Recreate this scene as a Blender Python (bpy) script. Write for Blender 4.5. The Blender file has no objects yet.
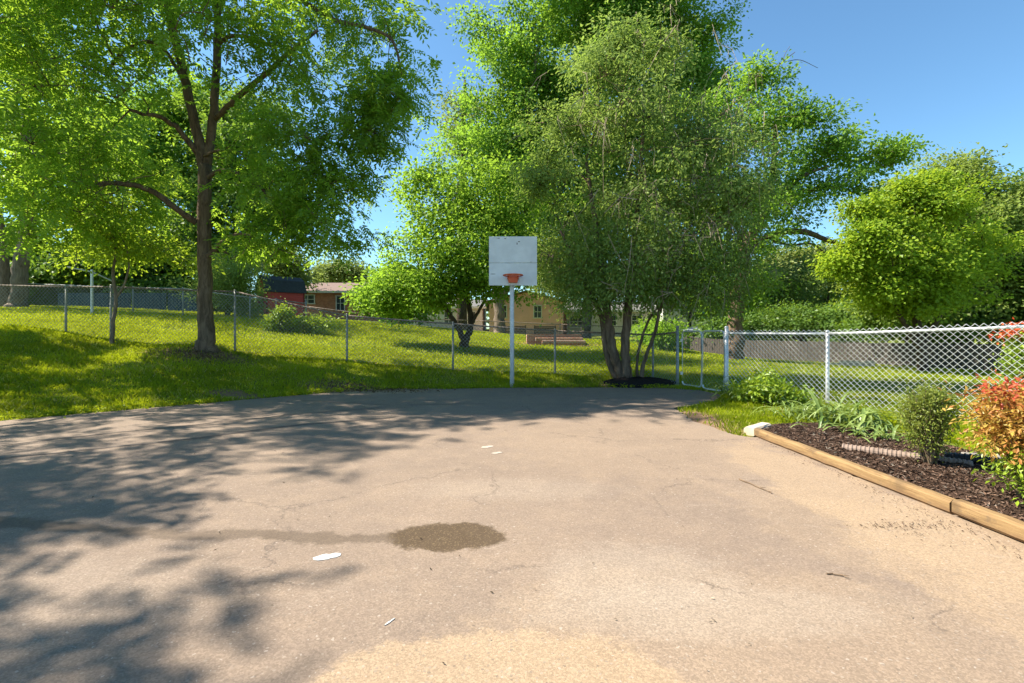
import bpy, math, random
import numpy as np
from mathutils import Vector

random.seed(7)
rng = np.random.default_rng(7)
C = bpy.context.scene.collection
PI = math.pi
F, CX, HY, CAMZ = 483.6, 512.0, 333.0, 1.45      # focal length in px, principal column, horizon row, eye height


def P(px, py, Y):
    """a point seen at (px, py) that stands Y metres away"""
    return np.array([(px - CX) / F * Y, Y, CAMZ - (py - HY) / F * Y])


def G(px, py):
    """a point of the flat driveway"""
    Y = CAMZ * F / (py - HY)
    return np.array([(px - CX) / F * Y, Y, 0.0])


# ----------------------------------------------------------------------------- mesh collecting
class MB:
    def __init__(s):
        s.v, s.f, s.n, s.t = [], [], 0, []

    def add(s, v, f, tint=None):
        v = np.asarray(v, float).reshape(-1, 3)
        s.v.append(v)
        if isinstance(f, np.ndarray):
            s.f.append(f + s.n)
        else:
            for k in (3, 4):
                q = [x for x in f if len(x) == k]
                if q:
                    s.f.append(np.array(q, dtype=np.int64) + s.n)
            for x in f:
                if len(x) > 4:
                    s.f.append(np.array([x], dtype=np.int64) + s.n)
        s.t.append(np.full(len(v), 0.5) if tint is None else np.broadcast_to(tint, (len(v),)))
        s.n += len(v)

    def box(s, c, d, rz=0.0, rx=0.0, ry=0.0, bevel=0.0):
        x, y, z = [k / 2 for k in d]
        b = min(bevel, x * .9, y * .9, z * .9)
        if b > 0:
            pts, faces = [], []
            for sx in (-1, 1):
                for sy in (-1, 1):
                    for sz in (-1, 1):
                        pts += [(sx * (x - b), sy * (y - b), sz * z), (sx * (x - b), sy * y, sz * (z - b)), (sx * x, sy * (y - b), sz * (z - b))]
            def I(sx, sy, sz, k):
                return ((sx > 0) * 4 + (sy > 0) * 2 + (sz > 0)) * 3 + k
            for a in (-1, 1):
                faces.append([I(-1, -1, a, 0), I(1, -1, a, 0), I(1, 1, a, 0), I(-1, 1, a, 0)])
                faces.append([I(-1, a, -1, 1), I(1, a, -1, 1), I(1, a, 1, 1), I(-1, a, 1, 1)])
                faces.append([I(a, -1, -1, 2), I(a, 1, -1, 2), I(a, 1, 1, 2), I(a, -1, 1, 2)])
                for e in (-1, 1):
                    faces.append([I(-1, a, e, 0), I(1, a, e, 0), I(1, a, e, 1), I(-1, a, e, 1)])
                    faces.append([I(a, -1, e, 0), I(a, 1, e, 0), I(a, 1, e, 2), I(a, -1, e, 2)])
                    faces.append([I(a, e, -1, 1), I(a, e, 1, 1), I(a, e, 1, 2), I(a, e, -1, 2)])
                    for g in (-1, 1):
                        faces.append([I(a, e, g, 0), I(a, e, g, 1), I(a, e, g, 2)])
            v = np.array(pts)
        else:
            v = np.array([(sx * x, sy * y, sz * z) for sx in (-1, 1) for sy in (-1, 1) for sz in (-1, 1)])
            faces = [[0, 1, 3, 2], [4, 6, 7, 5], [0, 4, 5, 1], [2, 3, 7, 6], [0, 2, 6, 4], [1, 5, 7, 3]]
        v = v @ rot(rx, ry, rz).T + np.asarray(c, float)
        s.add(v, faces)
        return s

    def tube(s, pts, r, n=8, cap=True, tint=None):
        pts = np.asarray(pts, float)
        m = len(pts)
        r = np.broadcast_to(np.asarray(r, float), (m,))
        t = np.gradient(pts, axis=0)
        t /= np.linalg.norm(t, axis=1)[:, None] + 1e-9
        ref = np.array([0, 0, 1.0]) if abs(t[:, 2]).mean() < .8 else np.array([1.0, 0, 0])
        u = np.cross(t, ref); u /= np.linalg.norm(u, axis=1)[:, None] + 1e-9
        w = np.cross(t, u)
        a = np.arange(n) * 2 * PI / n
        v = pts[:, None, :] + r[:, None, None] * (u[:, None, :] * np.cos(a)[None, :, None] + w[:, None, :] * np.sin(a)[None, :, None])
        i = np.arange(m - 1)[:, None] * n
        j = np.arange(n)[None, :]; k = (np.arange(n)[None, :] + 1) % n
        f = np.stack([i + j, i + k, i + n + k, i + n + j], -1).reshape(-1, 4)
        s.add(v.reshape(-1, 3), f, tint)
        if cap and n > 2:
            s.f.append(np.array([list(range(n))[::-1]]) + s.n - m * n)
            s.f.append(np.array([list(range((m - 1) * n, m * n))]) + s.n - m * n)
        return s

    def prism(s, poly, z0, z1):
        poly = [tuple(p[:2]) for p in poly]
        n = len(poly)
        v = [(x, y, z0) for x, y in poly] + [(x, y, z1) for x, y in poly]
        f = [[i, (i + 1) % n, n + (i + 1) % n, n + i] for i in range(n)]
        s.add(v, f)
        s.f.append(np.array([list(range(n, 2 * n))]) + s.n - 2 * n)
        s.f.append(np.array([list(range(n))[::-1]]) + s.n - 2 * n)
        return s

    def build(s, name, mat, parent=None, origin=None, smooth=False, tint=False):
        o0 = np.zeros(3) if origin is None else np.asarray(origin, float)
        v = np.concatenate(s.v) - (np.array(parent['_o']) if parent is not None and '_o' in parent else o0)
        me = bpy.data.meshes.new(name)
        nl = sum(f.size for f in s.f)
        npoly = sum(len(f) for f in s.f)
        me.vertices.add(len(v)); me.vertices.foreach_set('co', v.astype(np.float32).ravel())
        me.loops.add(nl); me.polygons.add(npoly)
        me.loops.foreach_set('vertex_index', np.concatenate([f.ravel() for f in s.f]).astype(np.int32))
        tot = np.concatenate([np.full(len(f), f.shape[1]) for f in s.f]).astype(np.int32)
        st = np.concatenate([[0], np.cumsum(tot)[:-1]]).astype(np.int32)
        me.polygons.foreach_set('loop_start', st)
        me.polygons.foreach_set('loop_total', tot)
        me.polygons.foreach_set('use_smooth', np.full(npoly, bool(smooth)))
        me.update(calc_edges=True)
        if tint:
            a = me.attributes.new('tint', 'FLOAT', 'POINT')
            a.data.foreach_set('value', np.concatenate(s.t).astype(np.float32))
        me.validate()
        me.materials.append(mat)
        o = bpy.data.objects.new(name, me)
        C.objects.link(o)
        if parent is not None:
            o.parent = parent
            if '_o' in parent: o['_o'] = list(parent['_o'])
        elif origin is not None:
            o.location = o0
        return o


def rot(rx, ry, rz):
    cx, sx, cy, sy, cz, sz = math.cos(rx), math.sin(rx), math.cos(ry), math.sin(ry), math.cos(rz), math.sin(rz)
    X = np.array([[1, 0, 0], [0, cx, -sx], [0, sx, cx]])
    Yy = np.array([[cy, 0, sy], [0, 1, 0], [-sy, 0, cy]])
    Z = np.array([[cz, -sz, 0], [sz, cz, 0], [0, 0, 1]])
    return Z @ Yy @ X


def tag(o, label, cat, group=None, kind=None):
    if label: o['label'] = label
    if cat: o['category'] = cat
    if group: o['group'] = group
    if kind: o['kind'] = kind
    return o


def thing(name, label, cat, loc, group=None):
    o = bpy.data.objects.new(name, None)
    C.objects.link(o)
    o.empty_display_size = .2
    o.location = tuple(loc)
    o['_o'] = [float(k) for k in loc]
    return tag(o, label, cat, group)


# ----------------------------------------------------------------------------- node helpers
class NT:
    def __init__(s, name):
        s.m = bpy.data.materials.new(name)
        s.m.use_nodes = True
        s.t = s.m.node_tree
        s.t.nodes.clear()
        s.out = s.t.nodes.new('ShaderNodeOutputMaterial')

    def n(s, typ, ins=None, **kw):
        nd = s.t.nodes.new(typ)
        for k, v in kw.items():
            setattr(nd, k, v)
        for k, v in (ins or {}).items():
            if isinstance(v, bpy.types.NodeSocket):
                s.t.links.new(v, nd.inputs[k])
            else:
                if isinstance(v, (tuple, list)) and nd.inputs[k].type == 'RGBA' and len(v) == 3:
                    v = (*v, 1)
                nd.inputs[k].default_value = v
        return nd

    def math(s, op, a, b=None, clamp=False):
        ins = {0: a}
        if b is not None: ins[1] = b
        return s.n('ShaderNodeMath', ins, operation=op, use_clamp=clamp).outputs[0]

    def vec(s, op, a, b=None, out=0, scale=None):
        ins = {0: a}
        if b is not None: ins[1] = b
        if scale is not None: ins['Scale'] = scale
        return s.n('ShaderNodeVectorMath', ins, operation=op).outputs[out]

    def coord(s):
        return s.n('ShaderNodeTexCoord').outputs['Object']

    def noise(s, vec, scale, detail=4, rough=.6, out='Fac', dist=0.0):
        return s.n('ShaderNodeTexNoise', {'Vector': vec, 'Scale': scale, 'Detail': detail, 'Roughness': rough, 'Distortion': dist}).outputs[out]

    def ramp(s, fac, stops):
        nd = s.n('ShaderNodeValToRGB', {'Fac': fac})
        r = nd.color_ramp
        while len(r.elements) < len(stops): r.elements.new(.5)
        for e, (p, c) in zip(r.elements, stops):
            e.position = p
            e.color = (c, c, c, 1) if isinstance(c, (int, float)) else (*c, 1)
        return nd.outputs['Color']

    def mix(s, fac, a, b, mode='MIX'):
        return s.n('ShaderNodeMix', {0: fac, 6: a, 7: b}, data_type='RGBA', blend_type=mode).outputs[2]

    def smooth(s, v, lo, hi):
        return s.n('ShaderNodeMapRange', {'Value': v, 'From Min': lo, 'From Max': hi, 'To Min': 0.0, 'To Max': 1.0}, interpolation_type='SMOOTHSTEP').outputs[0]

    def bump(s, h, strength=.5, dist=.02):
        return s.n('ShaderNodeBump', {'Height': h, 'Strength': strength, 'Distance': dist}).outputs[0]

    def pbr(s, col, rough=.8, normal=None, metal=0.0, spec=.3):
        ins = {'Base Color': col, 'Roughness': rough, 'Metallic': metal, 'Specular IOR Level': spec}
        if normal is not None: ins['Normal'] = normal
        p = s.n('ShaderNodeBsdfPrincipled', ins)
        s.t.links.new(p.outputs[0], s.out.inputs[0])
        return s.m


def simple(name, c1, c2=None, scale=6.0, rough=.8, bump=.0, metal=0.0, stretch=(1, 1, 1), spec=.3, detail=5, bdist=.02):
    t = NT(name)
    co = t.vec('MULTIPLY', t.coord(), stretch)
    nz = t.noise(co, scale, detail, .65)
    col = t.ramp(nz, [(.3, c1), (.7, c2 or c1)])
    nm = t.bump(nz, bump, bdist) if bump else None
    return t.pbr(col, rough, nm, metal, spec)


def leafmat(name, dark, light, trans, tw=.45, gloss=.05):
    t = NT(name)
    a = t.n('ShaderNodeAttribute', attribute_name='tint').outputs['Fac']
    col = t.ramp(a, [(.0, dark), (1.0, light)])
    tcol = t.mix(a, tuple(k * .75 for k in trans), trans)
    d = t.n('ShaderNodeBsdfDiffuse', {'Color': col}).outputs[0]
    tr = t.n('ShaderNodeBsdfTranslucent', {'Color': tcol}).outputs[0]
    g = t.n('ShaderNodeBsdfGlossy', {'Color': (.8, .85, .8), 'Roughness': .42}).outputs[0]
    m = t.n('ShaderNodeMixShader', {0: tw, 1: d, 2: tr}).outputs[0]
    m = t.n('ShaderNodeMixShader', {0: gloss, 1: m, 2: g}).outputs[0]
    t.t.links.new(m, t.out.inputs[0])
    return t.m


def bark(name, c1, c2, sc=9):
    t = NT(name)
    co = t.vec('MULTIPLY', t.coord(), (1, 1, .22))
    nz = t.noise(co, sc, 6, .7, dist=.6)
    n2 = t.noise(t.coord(), 1.7, 3)
    col = t.mix(t.smooth(n2, .35, .7), t.ramp(nz, [(.3, c1), (.68, c2)]), t.ramp(nz, [(.3, tuple(k * .8 for k in c1)), (.7, tuple(k * 1.15 for k in c2))]))
    return t.pbr(col, .95, t.bump(nz, 1.0, .04), spec=.1)


# ----------------------------------------------------------------------------- terrain
EDGE = [(-30, -14), (-13.2, 3.4), (-8.44, 8.0), (-5.6, 10.7), (-4.4, 11.8), (-2.9, 12.45), (0, 12.8), (2.6, 12.85), (4.1, 12.7), (4.75, 12.2), (4.95, 11.3),
        (4.1, 9.95), (3.15, 9.36), (2.99, 8.07), (3.16, 6.9), (3.42, 6.7), (3.5, 5.1), (3.56, 3.4), (3.58, -14)]


def edge_sd(x, y):
    """distance outside the driveway outline (negative within)"""
    x = np.asarray(x, float); y = np.asarray(y, float)
    p = np.array(EDGE)
    d = np.full(x.shape, 1e9); ins = np.zeros(x.shape, bool)
    for i in range(len(p)):
        a, b = p[i], p[(i + 1) % len(p)]
        e = b - a
        h = np.clip(((x - a[0]) * e[0] + (y - a[1]) * e[1]) / (e @ e), 0, 1)
        d = np.minimum(d, np.hypot(x - a[0] - h * e[0], y - a[1] - h * e[1]))
        c = ((a[1] > y) != (b[1] > y)) & (x < (b[0] - a[0]) * (y - a[1]) / (b[1] - a[1] + 1e-12) + a[0])
        ins ^= c
    return np.where(ins, -d, d)


ctrl = [P(-20, 327, 14.3), P(66, 333, 14.3), P(111, 341, 14.3), P(207, 352, 13.8), P(235, 352, 14.3), P(347, 362, 14.3), P(453, 371, 14.3),
        P(555, 375, 14.3), P(653, 379, 14.3), P(462, 348, 19), P(400, 327, 26), P(300, 324, 22), P(60, 308, 24), P(190, 316, 23), P(540, 345, 24), P(620, 342, 26),
        P(700, 352, 30), P(500, 335, 30), P(760, 361, 25), P(1000, 373, 17.6), P(900, 367, 20.5), P(735, 360, 20), P(300, 318, 40), P(330, 318, 55), P(500, 333, 50),
        P(330, 348, 16.5), P(400, 352, 17), P(560, 358, 18)]
ctrl = [tuple(c) for c in ctrl] + [(5.1, 11.5, .03), (6.2, 9.4, .04), (7.4, 7, .07), (9, 4, .1), (8, 12, .02), (12, 12, .0), (20, 14, 0), (4, 0, .02), (10, -8, .1), (30, 10, 0),
                                 (-14, 8, .7), (-20, 10, 1.2), (-20, 2, .6), (-30, 16, 2), (-35, 30, 3.2), (-10, 10.6, .35), (-12, 12, .8), (-7, 12.4, .38), (-5.5, 12.6, .25), (-40, 60, 3.4), (0, 80, 2.0), (40, 60, 0.5), (60, 30, 0), (-60, -20, 1),
                                 (60, -20, 0), (-80, 100, 3), (80, 100, 1), (0, 150, 2), (14, 40, .6), (25, 40, .4)]
ctrl += [(a, b, 0.0) for a, b in EDGE] + [(0, 0, 0), (-8, 3, 0), (-2, 6, 0), (1, 9, 0)]
ctrl = np.array(ctrl)


def _phi(r): return np.sqrt(r * r + 1.2)
_A = _phi(np.hypot(ctrl[:, None, 0] - ctrl[None, :, 0], ctrl[:, None, 1] - ctrl[None, :, 1])) + np.eye(len(ctrl)) * .05
_w = np.linalg.solve(_A, ctrl[:, 2] - 1.0)


def ground(x, y):
    x = np.atleast_1d(np.asarray(x, float)); y = np.atleast_1d(np.asarray(y, float))
    xc, yc = np.clip(x, -80, 80), np.clip(y, -20, 150)
    z = 1.0 + _phi(np.hypot(xc[..., None] - ctrl[:, 0], yc[..., None] - ctrl[:, 1])) @ _w
    d = edge_sd(x, y)
    s = np.clip(d / 1.2, 0, 1); s = s * s * (3 - 2 * s)
    return np.where(d < 0, -.05, np.maximum(z, -.02) * s + .012 * np.clip(d / .12, 0, 1) - .05 * (1 - np.clip((d + .02) / .14, 0, 1)))


def gz(x, y): return float(ground([x], [y])[0])


def on(px, Y, dz=0.0):
    x = (px - CX) / F * Y
    return np.array([x, Y, gz(x, Y) + dz])


def axis(lo, hi, c0, c1, fine):
    mid = np.arange(c0, c1 + 1e-6, fine)
    out, st, x = [], fine, c1
    while x < hi:
        st *= 1.16; x += st; out.append(min(x, hi))
    left, st, x = [], fine, c0
    while x > lo:
        st *= 1.16; x -= st; left.append(max(x, lo))
    return np.array(left[::-1] + list(mid) + out)


def grid_mesh(xs, ys, zf, mb=None):
    mb = mb or MB()
    X, Y = np.meshgrid(xs, ys)
    Z = zf(X.ravel(), Y.ravel())
    nx, ny = len(xs), len(ys)
    i = (np.arange(ny - 1)[:, None] * nx + np.arange(nx - 1)[None, :])
    f = np.stack([i, i + 1, i + nx + 1, i + nx], -1).reshape(-1, 4)
    mb.add(np.stack([X.ravel(), Y.ravel(), Z], 1), f)
    return mb


t = NT('lawn_soil')
co = t.coord()
n1 = t.noise(co, .5, 4); n2 = t.noise(co, 14, 5, .7)
green = t.mix(t.smooth(n2, .3, .7), (.075, .11, .012), (.15, .19, .022))
green = t.mix(t.smooth(n1, .4, .65), green, t.mix(n2, (.10, .13, .018), (.20, .20, .035)))
soil = t.mix(n2, (.12, .075, .045), (.27, .18, .11))


def blob(t, co, c, r, soft=.35, amp=.5, sc=2.2):
    d = t.vec('MULTIPLY', t.vec('SUBTRACT', co, (c[0], c[1], 0)), (1 / r[0], 1 / r[1], 0))
    l = t.math('ADD', t.vec('LENGTH', d, out=1), t.math('MULTIPLY', t.math('SUBTRACT', t.noise(co, sc, 8, .68), .5), amp * 2))
    return t.math('SUBTRACT', 1.0, t.smooth(l, 1 - soft, 1 + soft))


bare = None
for c, r in (((-8.7, 13.5), (1.3, .8)), ((-4.0, 12.25), (1.4, .5)), ((-6.2, 10.9), (.7, .35)), ((3.4, 13.2), (1.7, .45)), ((3.15, 8.2), (.45, 1.3)), ((0.8, 12.95), (1.3, .2)), ((2, 24), (2.6, .9)), ((-9.5, 14.6), (3, .3)), ((-2.5, 14.4), (3.5, .2))):
    b = blob(t, co, c, r)
    bare = b if bare is None else t.math('MAXIMUM', bare, b)
col = t.mix(bare, green, soil)
lawn_mat = t.pbr(col, .95, t.bump(n2, .8, .05), spec=.1)
lawn = grid_mesh(axis(-260, 260, -16, 18, .22), axis(-60, 420, 4.5, 30, .22), ground).build('lawn', lawn_mat, smooth=True)
tag(lawn, None, None, kind='structure')

# ----------------------------------------------------------------------------- driveway
t = NT('driveway_asphalt')
co = t.coord()
big = t.noise(co, .45, 5, .6, dist=.4)
mid = t.noise(co, 3.0, 6, .7)
fine = t.noise(co, 170, 4, .8)
vor = t.n('ShaderNodeTexVoronoi', {'Vector': co, 'Scale': 120}).outputs['Color']
spk = t.n('ShaderNodeSeparateColor', {0: vor}).outputs[0]
col = t.mix(t.smooth(big, .35, .65), (.182, .138, .106), (.212, .160, .120))
col = t.mix(t.math('MULTIPLY', t.smooth(mid, .42, .75), .45), col, (.255, .190, .135))
col = t.mix(t.math('MULTIPLY', t.smooth(mid, .5, .2), .35), col, (.15, .115, .092))
sand = t.mix(mid, (.275, .195, .122), (.315, .235, .155))
wv = t.vec('SCALE', t.vec('SUBTRACT', t.noise(co, 5, 7, .75, out='Color'), (.5, .5, .5)), scale=.42)
dl = t.vec('LENGTH', t.vec('MULTIPLY', t.vec('SUBTRACT', t.vec('ADD', co, wv), (-.05, 1.78, 0)), (1 / .86, 1 / .60, 0)), out=1)
col = t.mix(t.math('MULTIPLY', t.math('SUBTRACT', 1.0, t.smooth(dl, .93, 1.05)), .8), col, sand)
for c, r, am in (((2.95, 4.3), (.5, 2.0), .6), ((3.0, 3.0), (.7, 1.2), .5), ((2.4, 3.7), (.5, .9), .22), ((1.2, 2.3), (1.4, .7), .25), ((1.6, 6.4), (1.6, 1.8), .15), ((-3.6, 12.0), (1.3, .6), .6)):
    col = t.mix(t.math('MULTIPLY', blob(t, co, c, r, .16, .75, 2.6), am), col, sand)
pale = t.mix(mid, (.26, .21, .165), (.31, .26, .205))
for c, r, am in (((.75, 2.9), (.55, .4), .4), ((1.0, 2.55), (.9, .25), .4), ((.0, 4.5), (.9, .3), .25), ((-2.6, 2.6), (.9, .5), .2)):
    col = t.mix(t.math('MULTIPLY', blob(t, co, c, r, .4, .7, 5.0), am), col, pale)
dust = t.noise(t.vec('MULTIPLY', co, (.8, 2.2, 1)), 1.6, 7, .72, dist=1.2)
col = t.mix(t.math('MULTIPLY', t.smooth(dust, .56, .74), .38), col, (.30, .24, .185))
col = t.mix(t.math('MULTIPLY', t.smooth(dust, .42, .26), .30), col, (.125, .098, .080))
crk = t.n('ShaderNodeTexVoronoi', {'Vector': t.vec('ADD', co, t.vec('SCALE', t.noise(co, 2.2, 6, .7, out='Color'), scale=.55)), 'Scale': .55}, feature='DISTANCE_TO_EDGE').outputs['Distance']
crm = t.math('MULTIPLY', t.math('SUBTRACT', 1.0, t.smooth(crk, .0, .010)), t.smooth(t.noise(co, .8, 3), .47, .55))
col = t.mix(t.math('MULTIPLY', crm, .6), col, (.09, .07, .058))
speckle = t.math('ADD', t.math('MULTIPLY', fine, .7), t.math('MULTIPLY', spk, .5))
col = t.mix(1.0, col, t.ramp(speckle, [(.25, .76), (.6, 1.0), (.9, 1.28)]), 'MULTIPLY')
chips = t.smooth(t.n('ShaderNodeTexNoise', {'Vector': co, 'Scale': 36, 'Detail': 1.0}).outputs['Fac'], .70, .73)
col = t.mix(t.math('MULTIPLY', chips, .55), col, (.38, .33, .28))
stone = t.n('ShaderNodeTexVoronoi', {'Vector': co, 'Scale': 48}, feature='F1')
sc_ = t.n('ShaderNodeSeparateColor', {0: stone.outputs['Color']})
sm = t.math('MULTIPLY', t.smooth(stone.outputs['Distance'], .42, .30), t.smooth(sc_.outputs[0], .80, .84))
col = t.mix(t.math('MULTIPLY', sm, .55), col, t.mix(sc_.outputs[1], (.10, .08, .065), (.34, .28, .22)))
# damp stain and the trickle that feeds it
wob = t.vec('SCALE', t.vec('SUBTRACT', t.noise(co, 7, 5, .7, out='Color'), (.5, .5, .5)), scale=.24)
pw = t.vec('MULTIPLY', t.vec('ADD', co, wob), (1, 1, 0))


def seg(a, b, ra, rb):
    ba = (b[0] - a[0], b[1] - a[1], 0.0)
    l2 = ba[0] ** 2 + ba[1] ** 2
    pa = t.vec('SUBTRACT', pw, (a[0], a[1], 0))
    h = t.math('MULTIPLY', t.vec('DOT_PRODUCT', pa, ba, out=1), 1 / l2, clamp=True)
    h = t.math('MINIMUM', t.math('MAXIMUM', h, 0.0), 1.0)
    d = t.vec('LENGTH', t.vec('SUBTRACT', pa, t.vec('SCALE', ba, scale=h)), out=1)
    return t.math('SUBTRACT', d, t.math('ADD', ra, t.math('MULTIPLY', h, rb - ra)))


pw2 = t.vec('ADD', pw, t.vec('SCALE', t.vec('SUBTRACT', t.noise(co, 22, 5, .7, out='Color'), (.5, .5, .5)), scale=.06))
dd = t.vec('MULTIPLY', t.vec('SUBTRACT', pw2, (-.46, 3.45, 0)), (1 / .40, 1 / .235, 0))
dist = t.math('MULTIPLY', t.math('SUBTRACT', t.vec('LENGTH', dd, out=1), 1.0), .25)
wet = t.math('MULTIPLY', t.math('SUBTRACT', 1.0, t.smooth(dist, -.02, .03)), .92)
trail = None
for a, b, ra, rb in (((-.5, 3.45), (-1.05, 3.41), .21, .03), ((-.95, 3.42), (-1.35, 3.40), .045, .10), ((-1.35, 3.40), (-1.8, 3.49), .10, .07), ((-1.8, 3.49), (-2.35, 3.46), .07, .09), ((-2.35, 3.46), (-3.0, 3.57), .09, .05), ((-3.0, 3.57), (-4.2, 3.75), .06, .10), ((-4.2, 3.75), (-7, 4.3), .09, .05)):
    d = seg(a, b, ra, rb)
    trail = d if trail is None else t.math('MINIMUM', trail, d)
tr = t.math('MULTIPLY', t.math('SUBTRACT', 1.0, t.smooth(trail, -.03, .035)), t.math('ADD', .45, t.math('MULTIPLY', t.noise(co, 2.5, 4), .6)))
col = t.mix(tr, col, t.mix(spk, (.085, .062, .045), (.115, .085, .06)))
col = t.mix(wet, col, t.mix(t.smooth(spk, .75, 1.0), t.mix(mid, (.055, .036, .020), (.085, .056, .032)), (.15, .105, .058)))
rough = t.math('SUBTRACT', .88, t.math('MULTIPLY', wet, .3))
nm = t.bump(t.math('ADD', speckle, t.math('MULTIPLY', mid, .8)),   .4, .006)
asphalt = t.pbr(col, rough, nm, spec=.25)


def wavy(poly, step=.12, amp=.02, seed=1):
    r = np.random.default_rng(seed)
    out = []
    n = len(poly)
    for i in range(n):
        a, b = np.array(poly[i], float), np.array(poly[(i + 1) % n], float)
        L = np.linalg.norm(b - a)
        k = max(1, int(L / step)) if max(abs(a).max(), abs(b).max()) < 14 else 1
        for j in range(k):
            p = a + (b - a) * j / k
            out.append(tuple(p + r.normal(0, amp, 2) * (0 if j == 0 and k == 1 else 1)))
    return out


dw = MB().prism(wavy(EDGE, .1, .018), -.12, 0.0).build('driveway', asphalt)
tag(dw, None, None, kind='structure')

tar = simple('tar', (.075, .062, .054), (.12, .098, .082), 20, .8)


def ribbon(name, pts, w, z=.004, seed=3, mat=tar):
    r = np.random.default_rng(seed)
    pts = np.array(pts, float)
    P2 = []
    for a, b in zip(pts[:-1], pts[1:]):
        k = max(2, int(np.linalg.norm(b - a) / .08))
        P2 += [a + (b - a) * j / k for j in range(k)]
    P2 = np.array(P2 + [pts[-1]])
    tt = np.gradient(P2, axis=0); tt /= np.linalg.norm(tt, axis=1)[:, None]
    nn = np.stack([-tt[:, 1], tt[:, 0]], 1)
    wob = np.cumsum(r.normal(0, .012, len(P2))); wob -= np.linspace(0, wob[-1], len(P2))
    ww = np.clip(w * (.75 + .35 * np.cumsum(r.normal(0, .18, len(P2)))), w * .35, w * 1.5)
    ww[0] = ww[-1] = .003
    c = P2 + nn * wob[:, None]
    L_, R_ = c + nn * ww[:, None] / 2, c - nn * ww[:, None] / 2
    n = len(c)
    v = np.concatenate([np.c_[L_, np.full(n, z)], np.c_[R_, np.full(n, z)]])
    f = np.array([[i, i + 1, n + i + 1, n + i] for i in range(n - 1)])
    m = MB(); m.add(v, f)
    o = m.build(name, mat)
    tag(o, None, None, kind='structure')
    return o


ribbon('driveway_seam', [(-8.2, 4.6), (-5.9, 5.6), (-4.35, 6.75), (-3.3, 7.6), (-2.0, 8.3)], .11, seed=5)
ribbon('driveway_seam', [(-7.0, 6.0), (-5.2, 7.5), (-3.9, 8.7), (-2.5, 9.4)], .04, seed=8)
ribbon('driveway_seam', [(-2.4, 9.7), (-.3, 9.85), (1.6, 9.8), (3.1, 9.4)], .035, seed=6)
ribbon('driveway_seam', [(-4.6, 10.4), (-2.4, 9.7)], .03, seed=16)

# ----------------------------------------------------------------------------- leaves and trees
def unit(a): return a / (np.linalg.norm(a, axis=-1, keepdims=True) + 1e-9)


def add_leaves(mb, c, ax, nrm, L, W, tint):
    ax = unit(ax); sd = unit(np.cross(ax, nrm)); up = np.cross(sd, ax)
    L = np.broadcast_to(np.asarray(L), (len(c),))[:, None]; W = np.broadcast_to(np.asarray(W), (len(c),))[:, None]
    b = c - ax * L * .5; tp = c + ax * L * .5 - up * L * .12
    m = c + ax * L * .02 + up * W * .10
    v = np.stack([b, m - sd * W * .5, tp, m + sd * W * .5], 1).reshape(-1, 3)
    f = np.arange(len(c) * 4).reshape(-1, 4)
    mb.add(v, f, np.repeat(tint, 4))


def catmull(pts, k=6):
    pts = np.asarray(pts, float)
    p = np.vstack([2 * pts[0] - pts[1], pts, 2 * pts[-1] - pts[-2]])
    out = []
    for i in range(1, len(p) - 2):
        for s in np.linspace(0, 1, k, endpoint=False):
            a, b, c, d = p[i - 1], p[i], p[i + 1], p[i + 2]
            out.append(.5 * ((2 * b) + (-a + c) * s + (2 * a - 5 * b + 4 * c - d) * s * s + (-a + 3 * b - 3 * c + d) * s ** 3))
    out.append(pts[-1])
    return np.array(out)


def darts(r, lobe, sp, dens, shell):
    c, rad = np.array(lobe[:3]), np.array(lobe[3:6])
    n = int(dens * rad.prod() * 4.19 / sp ** 3) + 4
    n = min(n, 2600)
    d = unit(r.normal(0, 1, (n, 3)))
    q = r.random(n) ** (1 / shell)
    p = c + d * q[:, None] * rad * (1 + .12 * r.normal(0, 1, (n, 1)))
    keep = []
    for i in range(n):
        if all(((p[i] - p[j]) ** 2).sum() > sp * sp * .35 for j in keep[-220:]):
            keep.append(i)
    return p[keep]


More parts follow.
